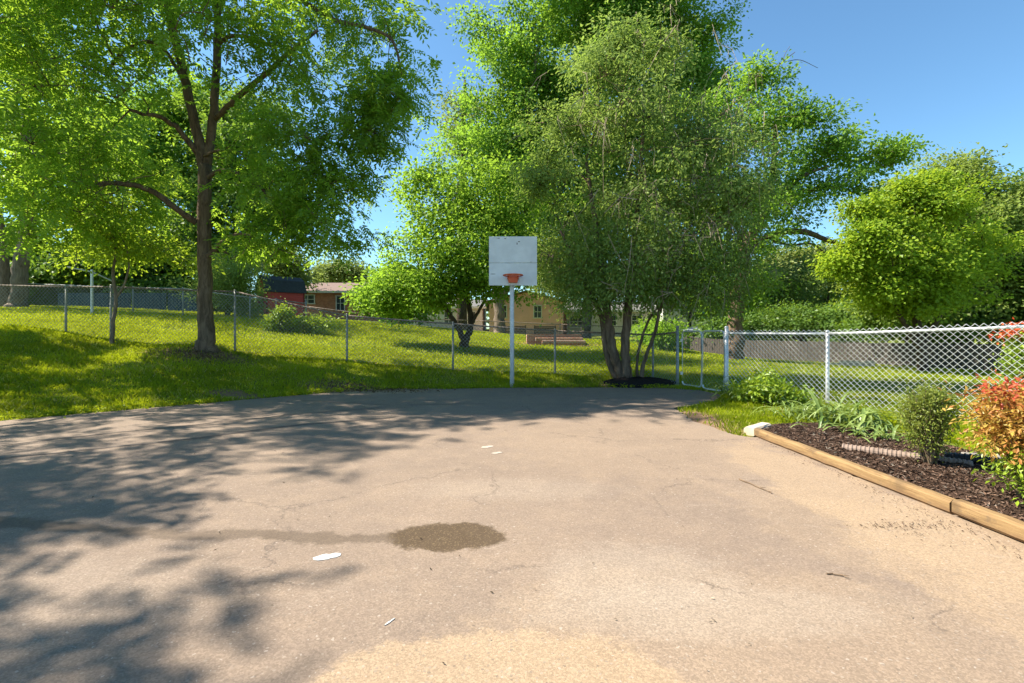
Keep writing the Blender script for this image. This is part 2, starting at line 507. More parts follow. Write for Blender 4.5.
def tree(name, label, cat, stems, lobes, mat, wood, base, leaf=('simple', 60, .16, .10), cr=.4, sp=.7, dens=1.0, shell=2.6, droop=.25, seed=1, group=None, limbs=(), twig=.012, limb_r=.5, bough=2.3, nb=7, clear=None, hole=0.0):
    r = np.random.default_rng(seed)
    T = thing(name, label, cat, base, group)
    tb = MB(); cb = MB()
    nodes, nr = [], []

    def stem(pts, n):
        pts = np.array(pts, float)
        c = catmull(pts, 6)
        c[1:-1, :3] += r.normal(0, 1, (len(c) - 2, 3)) * c[1:-1, 3:4] * .10
        tb.tube(c[:, :3], np.maximum(c[:, 3], .004), n)
        nodes.extend(c[:, :3]); nr.extend(c[:, 3])
    for s in stems: stem(s, 12)
    for s in limbs: stem(s, 8)
    for lb in lobes:
        c, rad = np.array(lb[:3]), np.array(lb[3:6])
        sb = min(sp * bough, float(rad.min()) * 1.1)
        bc = darts(r, lb, sb, dens, shell)
        if hole: bc = bc[r.random(len(bc)) > hole]
        bs = r.uniform(.6, 1.3, len(bc)) * sb
        kk = np.maximum(3, (nb * (bs / (sp * bough)) ** 1.6 + r.normal(0, .8, len(bc))).astype(int))
        own = np.repeat(np.arange(len(bc)), kk)
        cl = bc[own] + r.normal(0, 1, (len(own), 3)) * np.array([.44, .44, .20]) * bs[own][:, None]
        if clear is not None:
            ok = ~clear(cl); cl, own = cl[ok], own[ok]
        N = np.array(nodes); R = np.array(nr)
        dv = c - N
        score = np.linalg.norm(dv, axis=1) + np.maximum(0, -dv[:, 2] + .35 * np.hypot(dv[:, 0], dv[:, 1])) * 1.6
        i = int(np.argmin(score))
        a, ra = N[i], min(R[i] * .7, limb_r * .12 * float(rad.mean()) ** .8)
        dist = np.linalg.norm(c - a)
        ln, lr = [a], [ra]
        if dist > .3:
            mid = (a + c) / 2 + np.array([0, 0, .12 * dist]) + r.normal(0, .06, 3) * dist
            cv = catmull([np.r_[a, ra], np.r_[mid, ra * .7], np.r_[c, ra * .4]], 7)
            cv[1:-1, :3] += r.normal(0, .03, (len(cv) - 2, 3)) * min(dist, 3) * .3
            tb.tube(cv[:, :3], cv[:, 3], 7)
            ln, lr = list(cv[:, :3]), list(cv[:, 3])
        for k in range(len(bc)):
            e = bc[k] - np.array([0, 0, .12 * bs[k]])
            q_ = np.array(ln); dq = np.linalg.norm(q_ - e, axis=1) + .35 * np.maximum(0, q_[:, 2] - e[2])
            dq[:len(ln) // 6] += .4
            s = int(np.argmin(dq))
            b = ln[s]
            m2 = (b + e) / 2 + np.array([0, 0, .1]) * np.linalg.norm(e - b) + r.normal(0, .06, 3)
            rr = max(lr[s] * .55, twig * 1.2)
            cv = catmull([np.r_[b, rr], np.r_[m2, rr * .7], np.r_[e, twig]], 5)
            tb.tube(cv[:, :3], cv[:, 3], 5)
            if k < 60:
                ln += list(cv[2:, :3]); lr += list(cv[2:, 3])
        nodes.extend(ln[::2]); nr.extend(lr[::2])
        LN = np.array(ln)
        for p in cl:
            j = int(np.argmin(((LN - p) ** 2).sum(1)))
            b = LN[j]
            mm = (b + p) / 2 + r.normal(0, .05, 3) + np.array([0, 0, .06])
            tb.tube(np.array([b, mm, p]), [twig, twig * .7, twig * .4], 3, cap=False)
        M = len(cl)
        if M == 0: continue
        base_t = np.clip(r.normal(.5, .16, len(bc))[own] + r.normal(0, .10, M), 0, 1)
        kind, n, L, W = leaf
        if kind == 'simple':
            cc = np.repeat(cl, n, 0)
            off = r.normal(0, 1, (M * n, 3)) * np.array([cr, cr, cr * .62])
            pos = cc + off
            fb = unit(pos - bc[np.repeat(own, n)])
            outw = unit(off) * .8 + fb * .5 + r.normal(0, .45, (M * n, 3)) + np.array([0, 0, -droop])
            nrm = r.normal(0, .33, (M * n, 3)) + np.array([0, 0, .55]) + fb * .8 + unit(pos - c) * .35
            sz = r.uniform(.6, 1.3, M * n)
            tn = np.clip(np.repeat(base_t, n) + r.normal(0, .09, M * n), 0, 1)
            add_leaves(cb, pos, outw, nrm, L * sz, W * sz, tn)
        else:                                               # pinnate: n compound leaves, each a rachis of leaflets
            k = 13
            org = np.repeat(cl, n, 0) + r.normal(0, cr * .45, (M * n, 3)) * np.array([1, 1, .7])
            d = unit(r.normal(0, 1, (M * n, 3)) * np.array([1, 1, .45]) + unit(org - c) * .5 + np.array([0, 0, -droop]))
            rl = r.uniform(.32, .52, M * n)
            up = unit(r.normal(0, .35, (M * n, 3)) + np.array([0, 0, 1.0]))
            sdv = unit(np.cross(d, up)); upv = np.cross(sdv, d)
            lt = np.repeat(base_t, n) + r.normal(0, .12, M * n)
            for q in range(k):
                f = (q // 2 + .6) / (k / 2)
                sgn = 1 if q % 2 else -1
                if q == k - 1: sgn = 0; f = 1.05
                sag = -.28 * f * f
                ctr = org + d * (rl * f)[:, None] + np.array([0, 0, 1.0]) * (sag * rl)[:, None]
                axl = d * (.45 if sgn else 1) + sdv * sgn + np.array([0, 0, -.25]) + r.normal(0, .12, (M * n, 3))
                ctr = ctr + unit(axl) * L * .45
                s = r.uniform(.8, 1.15, M * n) * (1.0 - .35 * abs(f - .55))
                add_leaves(cb, ctr, axl, upv + r.normal(0, .25, (M * n, 3)), L * s, W * s, np.clip(lt + r.normal(0, .1, M * n), 0, 1))
    tb.build('trunk', wood, T, smooth=True)
    cb.build('crown', mat, T, tint=True)
    return T, np.array(nodes)


def lobe(px, py, Y, rx, ry, rd=None):
    """crown lobe seen at (px, py): radii in px across and up, depth radius in metres"""
    c = P(px, py, Y)
    k = Y / F
    return (*c, rx * k, rd if rd else (rx + ry) * .5 * k, ry * k)


def pole_px(pts, Y=None):
    """[(px, py, Y, r)] -> [(x, y, z, r)]"""
    return [(*P(a, b, c), d) for a, b, c, d in pts]


bark_brown = bark('bark_brown', (.055, .038, .027), (.21, .15, .105))
bark_grey = bark('bark_grey', (.075, .06, .048), (.27, .21, .16))
bark_dark = bark('bark_dark', (.03, .022, .017), (.11, .082, .06))
lf_walnut = leafmat('leaf_walnut', (.07, .155, .018), (.17, .28, .03), (.44, .66, .05), .56, .02)
lf_bright = leafmat('leaf_bright', (.065, .155, .02), (.165, .285, .036), (.34, .56, .05), .47, .01)
lf_maple = leafmat('leaf_maple', (.085, .18, .018), (.18, .30, .034), (.38, .60, .05), .48, .01)
lf_olive = leafmat('leaf_olive', (.11, .175, .045), (.25, .33, .09), (.36, .50, .09), .42, .005)
lf_deep = leafmat('leaf_deep', (.055, .125, .024), (.14, .23, .045), (.28, .44, .04), .42, .02)
lf_dull = leafmat('leaf_dull', (.10, .16, .03), (.22, .28, .06), (.36, .46, .06), .42, .01)
lf_yellow = leafmat('leaf_yellow', (.12, .22, .018), (.26, .36, .03), (.48, .63, .04), .48, .01)
lf_lower = leafmat('leaf_lower', (.10, .175, .04), (.22, .30, .08), (.34, .46, .07), .42, .01)
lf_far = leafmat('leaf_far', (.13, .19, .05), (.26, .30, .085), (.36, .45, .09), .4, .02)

PIN = 'pinnate'
# 1. the big tree on the left bank
wb = P(207, 353, 13.8)
tree('walnut_tree', 'tall dark-trunked tree on the grass bank, its trunk forking high up and long feathery leaves', 'tree',
     [pole_px([(207, 362, 13.8, .36), (207, 352, 13.8, .29), (206, 335, 13.8, .22), (205, 280, 13.8, .18), (204, 220, 13.7, .175), (205, 165, 13.6, .165)])],
     [lobe(40, 60, 13.0, 75, 60, 2.2), lobe(35, 175, 12.2, 80, 50, 2.0), lobe(130, 110, 12.2, 70, 60, 1.8), lobe(120, -30, 13, 110, 70, 2.4), lobe(265, -20, 13.2, 90, 60, 1.6), lobe(290, 65, 12.6, 70, 55, 1.8),
      lobe(285, 175, 12.8, 62, 42, 1.5), lobe(255, 235, 13.2, 60, 38, 1.4), lobe(330, 140, 12.9, 45, 40, 1.2), lobe(385, 40, 12.6, 50, 60, 1.4), lobe(395, 95, 12.5, 26, 34, .7), lobe(330, 225, 13.2, 36, 28, .9), lobe(120, 190, 12.4, 60, 36, 1.4),
      lobe(320, -45, 13.0, 80, 50, 1.3), lobe(60, -70, 12.5, 110, 70, 2.4), lobe(170, -140, 14.2, 90, 60, 1.6), lobe(370, 130, 12.6, 14, 26, .5), lobe(330, 185, 12.9, 40, 26, 1.0), lobe(285, 250, 13.4, 40, 22, 1.0),
      (-9.8, 10.5, 9.5, 2.2, 1.4, 1.3), (-8.6, 10.2, 10.0, 1.7, 1.2, 1.0), (-10.0, 10.4, 11.6, 1.8, 1.2, 1.0), (-12.0, 10.2, 8.0, 1.8, 1.2, 1.1), (-7.0, 11.0, 8.2, 1.2, .9, .7)],
     lf_walnut, bark_brown, wb, (PIN, 10, .16, .062), cr=.62, sp=.66, dens=1.15, shell=2.4, droop=.42, seed=11, nb=8,
     clear=lambda q: (np.abs(q[:, 0] / q[:, 1] * F + CX - 204) < 34) & (q[:, 1] < 14.0) & (q[:, 2] < 8.5) | ((q[:, 2] < 3.9) & (q[:, 1] < 15)) | ((np.abs(q[:, 0] / q[:, 1] * F + CX - 140) < 62) & (np.abs(HY - (q[:, 2] - CAMZ) / q[:, 1] * F - 192) < 20) & (q[:, 1] < 13.0)),
     limbs=[pole_px([(204, 168, 13.6, .15), (192, 110, 13.5, .125), (180, 60, 13.4, .115), (168, 5, 13.3, .10), (158, -60, 13.2, .085), (150, -140, 13.0, .05)]),
            pole_px([(206, 168, 13.6, .13), (213, 120, 13.7, .115), (217, 60, 13.7, .105), (218, 0, 13.6, .095), (224, -70, 13.5, .07), (230, -160, 13.4, .04)]),
            pole_px([(196, 222, 13.7, .10), (178, 210, 13.3, .085), (150, 190, 12.9, .075), (115, 183, 12.5, .06), (88, 187, 12.2, .05), (62, 190, 11.9, .03)]),
            pole_px([(214, 120, 13.7, .08), (240, 95, 13.3, .075), (268, 72, 13.0, .06), (292, 50, 12.8, .05), (318, 30, 12.6, .04)]),
            pole_px([(217, 45, 13.7, .06), (232, 36, 13.4, .055), (252, 38, 13.2, .05), (275, 48, 13.0, .035)]),
            pole_px([(219, 0, 13.6, .08), (270, -15, 13.2, .07), (330, 18, 12.8, .06), (365, 27, 12.6, .05), (392, 40, 12.5, .04), (402, 75, 12.5, .025)]),
            pole_px([(186, 85, 13.4, .06), (160, 45, 13.0, .05), (128, 48, 12.8, .045), (105, 75, 12.5, .03)]),
            pole_px([(204, 180, 13.6, .06), (225, 170, 13.3, .05), (258, 185, 13.0, .04), (280, 215, 12.9, .025)])])
# the neighbouring tree whose shade falls over the near tarmac (stands left of the view)
tree('walnut_tree', 'feathery-leaved tree standing on the bank outside the left edge, shading the near tarmac', 'tree',
     [[(-13.2, 6.6, .3, .34), (-13.2, 6.6, 1.5, .26), (-13.0, 6.7, 4, .22), (-12.9, 6.8, 6, .2)]],
     [(-12, 5.6, 7.5, 1.9, 1.6, 1.1), (-14, 7.2, 8.5, 2.3, 1.6, 1.5), (-11.6, 3.6, 9.6, 1.7, 1.0, .9), (-12.5, 7.4, 10.6, 2.0, 1.2, 1.1), (-10.6, 4.4, 7.4, 1.3, .8, .7), (-14.5, 3.6, 8.4, 1.6, 1.0, 1.0), (-13.6, 5.3, 10.4, 1.7, 1.0, .9), (-12, 8.3, 10.8, 1.6, .9, .9), (-10.8, 2.3, 8.6, 1.0, .6, .6), (-15.5, 11.5, 6.6, 1.8, .8, .8), (-17.5, 9.8, 8.4, 1.8, .8, .8), (-18.5, 13, 7.6, 1.8, .8, .8), (-16.5, 13.6, 5.6, 1.6, .6, .7)],
     lf_walnut, bark_brown, (-13.2, 6.6, gz(-13.2, 6.6)), (PIN, 10, .165, .066), cr=.5, sp=.75, dens=.78, nb=6, seed=12, droop=.4)
# 2. big tree far left
tree('shade_tree', 'old tree with thick twin trunks behind the wire fence at far left', 'tree',
     [pole_px([(16, 312, 23, .46), (18, 300, 23, .34), (20, 270, 23, .31), (26, 235, 23, .29), (30, 190, 23, .3), (28, 110, 23, .2)]), pole_px([(4, 312, 23.4, .34), (4, 280, 23.4, .24), (0, 230, 23.4, .22), (-18, 160, 23.4, .22)])],
     [lobe(10, 40, 23, 60, 70), lobe(-60, 120, 23, 60, 60), lobe(55, 130, 23.5, 55, 60), lobe(15, 195, 22.5, 60, 36), lobe(90, 200, 24, 50, 40), lobe(60, 40, 24, 45, 60), lobe(0, -60, 24, 90, 60)],
     lf_deep, bark_grey, on(16, 23), ('simple', 46, .24, .14), cr=.55, sp=1.0, dens=1.1, seed=13)
# 3. sapling by the fence
tree('sapling', 'thin crooked sapling growing against a fence post on the bank', 'young tree',
     [pole_px([(112, 346, 14.0, .06), (113, 325, 14.0, .05), (116, 300, 14.0, .045), (113, 275, 14.0, .04), (116, 250, 13.9, .03), (112, 215, 13.8, .02)]), pole_px([(116, 298, 14.0, .03), (124, 285, 13.95, .028), (129, 262, 13.9, .022), (120, 235, 13.8, .018), (90, 205, 13.6, .014)])],
     [lobe(85, 225, 13.6, 42, 26, 1.1), lobe(140, 225, 13.8, 40, 30, 1.1), lobe(112, 250, 13.9, 34, 20, .8), lobe(165, 250, 14, 22, 20, .7), lobe(110, 195, 13.7, 46, 24, 1.0)],
     lf_yellow, bark_grey, on(112, 14.0), ('simple', 44, .12, .07), cr=.28, sp=.42, dens=.9, seed=14, twig=.007)
# 4. small tree behind the hoop
tree('maple_tree', 'small rounded tree with crooked low-forking trunks on the lawn left of the hoop', 'tree',
     [pole_px([(464, 356, 19, .26), (464, 347, 19, .2), (465, 340, 19, .17)]), pole_px([(464, 342, 19, .12), (459, 330, 18.9, .11), (452, 318, 18.8, .09), (440, 300, 18.7, .06), (420, 275, 18.5, .04)]),
      pole_px([(465, 342, 19, .13), (470, 330, 19, .12), (471, 318, 19, .11), (468, 300, 19, .09), (462, 270, 19, .07), (450, 235, 19, .04)]), pole_px([(470, 326, 19, .07), (478, 312, 19, .06), (490, 290, 19, .05), (500, 262, 19, .03)])],
     [lobe(440, 200, 19, 48, 40), lobe(485, 190, 19.3, 40, 44), lobe(415, 250, 18.6, 40, 34), lobe(462, 250, 18.6, 44, 32), lobe(500, 240, 19, 32, 42), lobe(402, 282, 18.6, 24, 22), lobe(440, 295, 18.5, 26, 16), lobe(425, 292, 18.4, 26, 14), lobe(478, 282, 18.5, 26, 16), lobe(455, 275, 18.2, 30, 18), lobe(515, 205, 19.4, 28, 46), lobe(425, 180, 19.3, 22, 22), lobe(384, 300, 18.8, 12, 16)],
     lf_maple, bark_dark, on(464, 19), ('simple', 95, .135, .10), cr=.33, sp=.66, dens=1.2, seed=15, limb_r=.35)
# 5. tall trees behind
tree('shade_tree', 'tall bright green tree behind the hoop with a thick trunk beside the peach house', 'tree',
     [pole_px([(500, 340, 37, .62), (500, 330, 37, .46), (499, 312, 37, .4), (497, 285, 37, .36), (505, 220, 37, .3), (525, 120, 37, .22), (540, 40, 37, .12)]), pole_px([(498, 305, 37, .28), (510, 285, 37, .24), (540, 255, 37, .15)])],
     [lobe(530, 30, 37, 50, 55), lobe(560, -30, 37, 70, 60), lobe(515, 95, 37, 30, 42), lobe(560, 75, 37, 36, 40), lobe(535, 155, 37, 36, 36), lobe(580, 190, 38, 40, 36), lobe(550, 110, 37, 50, 50), lobe(500, 165, 37, 42, 40), lobe(545, 200, 37, 50, 50), lobe(515, 262, 37, 30, 28), lobe(560, 260, 37, 30, 26), lobe(502, 140, 37, 24, 30)],
     lf_bright, bark_grey, on(500, 37), ('simple', 125, .25, .18), cr=.58, sp=1.3, dens=1.5, nb=9, seed=16)
tree('shade_tree', 'tallest bright green tree, rising behind the many-stemmed tree', 'tree',
     [pole_px([(586, 342, 39, .5), (586, 330, 39, .4), (588, 300, 39, .36), (600, 200, 39, .3), (620, 100, 39, .22), (640, 20, 39, .14)])],
     [lobe(636, 20, 39, 56, 50), lobe(672, 70, 39, 42, 50), lobe(620, 100, 39, 60, 50), lobe(678, 20, 39, 28, 36), lobe(600, 0, 39, 50, 50), lobe(650, -60, 39, 90, 60), lobe(690, 130, 39, 36, 38), lobe(640, 180, 39, 60, 50), lobe(590, 230, 39, 40, 50), lobe(620, 165, 39, 44, 40), lobe(675, 215, 39, 46, 40), lobe(725, 235, 39, 36, 36), lobe(640, 245, 39, 44, 36), lobe(705, 180, 39, 30, 36), lobe(702, 70, 39, 14, 28)],
     lf_bright, bark_grey, on(586, 39), ('simple', 125, .25, .18), cr=.58, sp=1.35, dens=1.5, nb=9, seed=17)
tree('conifer_tree', 'hazy pine-like tree showing past the left side of the tall green trees', 'tree',
     [pole_px([(462, 335, 44, .5), (462, 200, 44, .35), (465, 80, 44, .1)])],
     [lobe(462, 100, 44, 16, 14), lobe(455, 125, 44, 14, 12), lobe(468, 142, 44, 24, 14), lobe(478, 110, 44, 18, 20), lobe(470, 175, 44, 22, 24), lobe(470, 220, 44, 24, 30)],
     lf_far, bark_dark, on(462, 44), ('simple', 40, .34, .16), cr=.6, sp=1.1, dens=1.2, seed=18)
# 6. many-stemmed tree at the mulch mound
mt = on(630, 13.7)
T6, n6 = tree('willowy_tree', 'many-stemmed grey-green tree growing from the black mulch mound by the gate', 'tree',
     [pole_px([(628, 388, 13.7, 0.176), (620, 372, 13.7, 0.143), (613, 350, 13.7, 0.132), (609, 325, 13.7, 0.127), (604, 290, 13.7, 0.110), (596, 230, 13.7, 0.077), (586, 160, 13.7, 0.044)]),
      pole_px([(628, 388, 13.6, 0.165), (627, 370, 13.6, 0.138), (625, 345, 13.6, 0.127), (628, 310, 13.6, 0.121), (632, 260, 13.6, 0.099), (640, 180, 13.5, 0.066), (645, 90, 13.5, 0.033)]),
      pole_px([(626, 388, 13.8, 0.132), (612, 370, 13.8, 0.088), (605, 345, 13.8, 0.083), (602, 318, 13.8, 0.077), (585, 280, 13.9, 0.055), (560, 230, 13.9, 0.033)]),
      pole_px([(640, 388, 13.5, 0.088), (644, 362, 13.5, 0.055), (654, 335, 13.5, 0.049), (662, 300, 13.5, 0.044), (680, 240, 13.4, 0.033)]),
      pole_px([(638, 388, 13.8, 0.066), (637, 365, 13.8, 0.039), (640, 345, 13.8, 0.039), (650, 318, 13.8, 0.033), (672, 290, 13.8, 0.022)]),
      pole_px([(624, 388, 13.9, 0.066), (615, 365, 13.9, 0.044), (608, 348, 13.9, 0.033)])],
     [lobe(640, 75, 13.6, 45, 38, 1.3), lobe(600, 115, 13.6, 50, 45, 1.5), lobe(670, 115, 13.5, 45, 45, 1.4), lobe(572, 175, 14.2, 45, 45, 1.2), lobe(630, 175, 13.3, 55, 50, 1.6), lobe(690, 185, 13.5, 48, 45, 1.4),
      lobe(566, 235, 14.6, 36, 38, 1.0), lobe(715, 225, 13.6, 42, 45, 1.2), lobe(720, 160, 13.6, 28, 34, .9), lobe(622, 48, 13.6, 16, 16, .6), lobe(665, 52, 13.6, 18, 18, .6), lobe(700, 125, 13.6, 20, 24, .7), lobe(560, 125, 14, 20, 22, .7), lobe(545, 180, 14.4, 16, 22, .6), lobe(740, 195, 13.6, 18, 22, .6), lobe(600, 62, 13.8, 12, 12, .5)],
     lf_olive, bark_brown, mt, ('simple', 90, .112, .060), cr=.26, sp=.56, dens=1.15, seed=19, droop=.5, hole=.08, limb_r=.35, twig=.009)
# lower drooping boughs: greener
cb = MB(); tb = MB()
r = np.random.default_rng(50)
for lb in [lobe(572, 285, 14.2, 36, 28, 1.0), lobe(625, 245, 13.0, 60, 36, 1.4), lobe(615, 285, 13.0, 46, 20, 1.1), lobe(690, 270, 13.3, 46, 36, 1.2), lobe(735, 275, 13.7, 28, 36, .9), lobe(668, 296, 13.4, 28, 14, .8), lobe(546, 255, 15.2, 22, 34, .8), lobe(588, 300, 13.5, 20, 11, .6), lobe(715, 302, 13.8, 26, 12, .7)]:
    cl = darts(r, lb, .45, 1.0, 2.2)
    n = 110
    M = len(cl)
    off = r.normal(0, 1, (M * n, 3)) * np.array([.34, .34, .24])
    pos = np.repeat(cl, n, 0) + off
    tn = np.clip(np.repeat(r.normal(.5, .2, M), n) + r.normal(0, .2, M * n), 0, 1)
    s = r.uniform(.7, 1.3, M * n)
    add_leaves(cb, pos, unit(off) + r.normal(0, .5, (M * n, 3)) + np.array([0, 0, -.6]), r.normal(0, .6, (M * n, 3)) + np.array([0, 0, 1.0]), .095 * s, .05 * s, tn)
    for p in cl:
        j = int(np.argmin(((n6 - p) ** 2).sum(1)))
        b = n6[j]
        tb.tube(catmull(np.array([b, (b + p) / 2 + np.array([0, 0, .25]) + r.normal(0, .12, 3), p]), 4), np.linspace(.016, .005, 9), 3, cap=False)
cb.build('lower_foliage', lf_lower, T6, tint=True)
tb.build('bough', bark_grey, T6)
# bare hanging twigs
dead = simple('dead_twig', (.20, .16, .11), (.34, .28, .20), 8, .9)
tb = MB()
for cx_, cy_, Y, sx, sy, n in ((715, 140, 13.2, 26, 50, 80), (640, 210, 12.2, 26, 60, 50), (745, 150, 13.2, 20, 40, 60), (700, 240, 12.5, 36, 40, 50), (600, 120, 12.4, 36, 40, 24), (655, 60, 13.2, 18, 34, 24)):
    for _ in range(n):
        a = P(cx_ + r.normal(0, sx), cy_ + r.normal(0, sy), Y + r.normal(0, .5))
        d = np.array([r.normal(0, .5), r.normal(0, .3), -abs(r.normal(.6, .4))])
        L = r.uniform(.4, 1.1)
        m = a + d * L * .5 + r.normal(0, .06, 3) + np.array([0, 0, .1])
        e = a + d * L + np.array([0, 0, -.2 * L])
        tb.tube(np.array([a, m, e]), [.011, .008, .004], 3, cap=False)
        for _ in range(2):
            q = a + (m - a) * r.random()
            tb.tube(np.array([q, q + d * .25 + r.normal(0, .12, 3)]), [.006, .003], 3, cap=False)
tb.build('dead_twigs', dead, T6)
# 7. open tree to the right
T7, n7 = tree('box_elder_tree', 'open-crowned tree with a long bare limb reaching right over the right yard', 'tree',
     [pole_px([(734, 366, 20, .42), (735, 350, 20, .33), (736, 325, 20, .29), (738, 290, 20, .27), (745, 250, 20, .22), (762, 215, 20, .17), (772, 180, 20, .12), (775, 130, 20, .07)])],
     [lobe(770, 100, 20, 40, 26), lobe(735, 130, 20, 34, 40), lobe(790, 150, 20, 42, 36), lobe(840, 140, 20, 34, 22), lobe(870, 150, 20, 24, 20), lobe(825, 190, 20, 46, 26), lobe(770, 195, 20, 34, 26), lobe(862, 185, 20, 22, 18), lobe(745, 240, 20, 36, 40), lobe(730, 290, 20.5, 40, 26), lobe(755, 80, 20, 16, 14), lobe(800, 115, 20, 24, 18), lobe(765, 280, 20.5, 22, 24), lobe(890, 150, 20, 12, 10)],
     lf_bright, bark_brown, on(735, 20), ('simple', 85, .14, .10), cr=.33, sp=.68, dens=1.05, seed=20,
     limbs=[pole_px([(744, 252, 20, .14), (770, 236, 19.8, .13), (800, 231, 19.5, .12), (830, 241, 19.2, .09), (858, 250, 19, .07), (878, 262, 18.8, .04)]),
            pole_px([(760, 218, 20, .12), (778, 200, 20, .11), (800, 178, 20, .08), (828, 166, 20, .05)]), pole_px([(766, 205, 20, .09), (790, 196, 20, .08), (830, 184, 20, .05)]),
            pole_px([(772, 240, 19.8, .06), (790, 245, 19.8, .05), (812, 244, 19.6, .04), (830, 256, 19.5, .03), (850, 258, 19.4, .02)]),
            pole_px([(705, 130, 20, .05), (740, 98, 20, .045), (770, 72, 20, .035), (785, 60, 20, .02), (795, 52, 20, .012)]),
            pole_px([(784, 62, 20, .016), (800, 60, 20, .012), (818, 68, 20, .008)]), pole_px([(782, 64, 20, .014), (785, 54, 20, .01), (790, 46, 20, .006)]),
            pole_px([(870, 160, 20, .02), (890, 166, 20, .014), (908, 148, 20, .007)]), pole_px([(880, 165, 20, .014), (900, 172, 20, .008)])])
# 8. right: maple in front, big round tree behind
tree('maple_tree', 'yellow-green maple leaning left over the shaded back of the right yard', 'tree',
     [pole_px([(925, 385, 17.2, .2), (922, 360, 17.2, .16), (918, 330, 17.2, .13), (912, 300, 17.2, .11), (905, 260, 17.2, .07)]), pole_px([(922, 352, 17.2, .1), (905, 325, 17, .08), (893, 300, 17, .05)]), pole_px([(922, 345, 17.2, .1), (940, 315, 17.2, .07), (945, 285, 17.2, .05)])],
     [lobe(880, 225, 16.8, 30, 18), lobe(920, 205, 17, 32, 15), lobe(895, 255, 16.6, 36, 18), lobe(945, 245, 16.8, 26, 22), lobe(862, 242, 16.6, 18, 12), lobe(925, 280, 16.8, 34, 14), lobe(868, 208, 17, 14, 10), lobe(948, 212, 17, 14, 10), lobe(905, 190, 17, 14, 8), lobe(885, 288, 16.6, 22, 12), lobe(915, 300, 17, 40, 12), lobe(955, 290, 17, 22, 18), lobe(982, 240, 18, 18, 14), lobe(972, 270, 17.5, 20, 14), lobe(842, 262, 16.8, 14, 9), lobe(930, 182, 17.4, 10, 7)],
     lf_yellow, bark_dark, on(925, 17.2), ('simple', 95, .12, .095), cr=.28, sp=.56, dens=1.2, seed=21)
tree('linden_tree', 'large dense round-topped olive tree behind the yellow-green maple', 'tree',
     [pole_px([(965, 372, 24, .5), (965, 350, 24, .4), (960, 300, 24, .34), (955, 230, 24, .2)])],
     [lobe(945, 205, 24, 50, 45), lobe(905, 215, 24, 40, 36), lobe(985, 225, 24, 50, 45), lobe(950, 270, 24, 70, 40), lobe(1000, 280, 24, 60, 40), lobe(880, 250, 24, 30, 34), lobe(1030, 250, 24, 50, 60), lobe(950, 172, 24, 26, 14), lobe(900, 300, 24, 50, 22)],
     lf_dull, bark_dark, on(965, 24), ('simple', 130, .15, .11), cr=.40, sp=.78, dens=2.0, nb=9, seed=22)
tree('shade_tree', 'lighter green tree at the far right edge behind the round-topped tree', 'tree',
     [pole_px([(1040, 365, 34, .45), (1040, 300, 34, .3), (1030, 220, 34, .15)])],
     [lobe(1015, 195, 34, 34, 24), lobe(1060, 200, 34, 50, 34), lobe(1050, 270, 34, 70, 50)],
     lf_maple, bark_dark, on(1040, 34), ('simple', 66, .28, .18), cr=.6, sp=1.0, dens=1.2, seed=23)

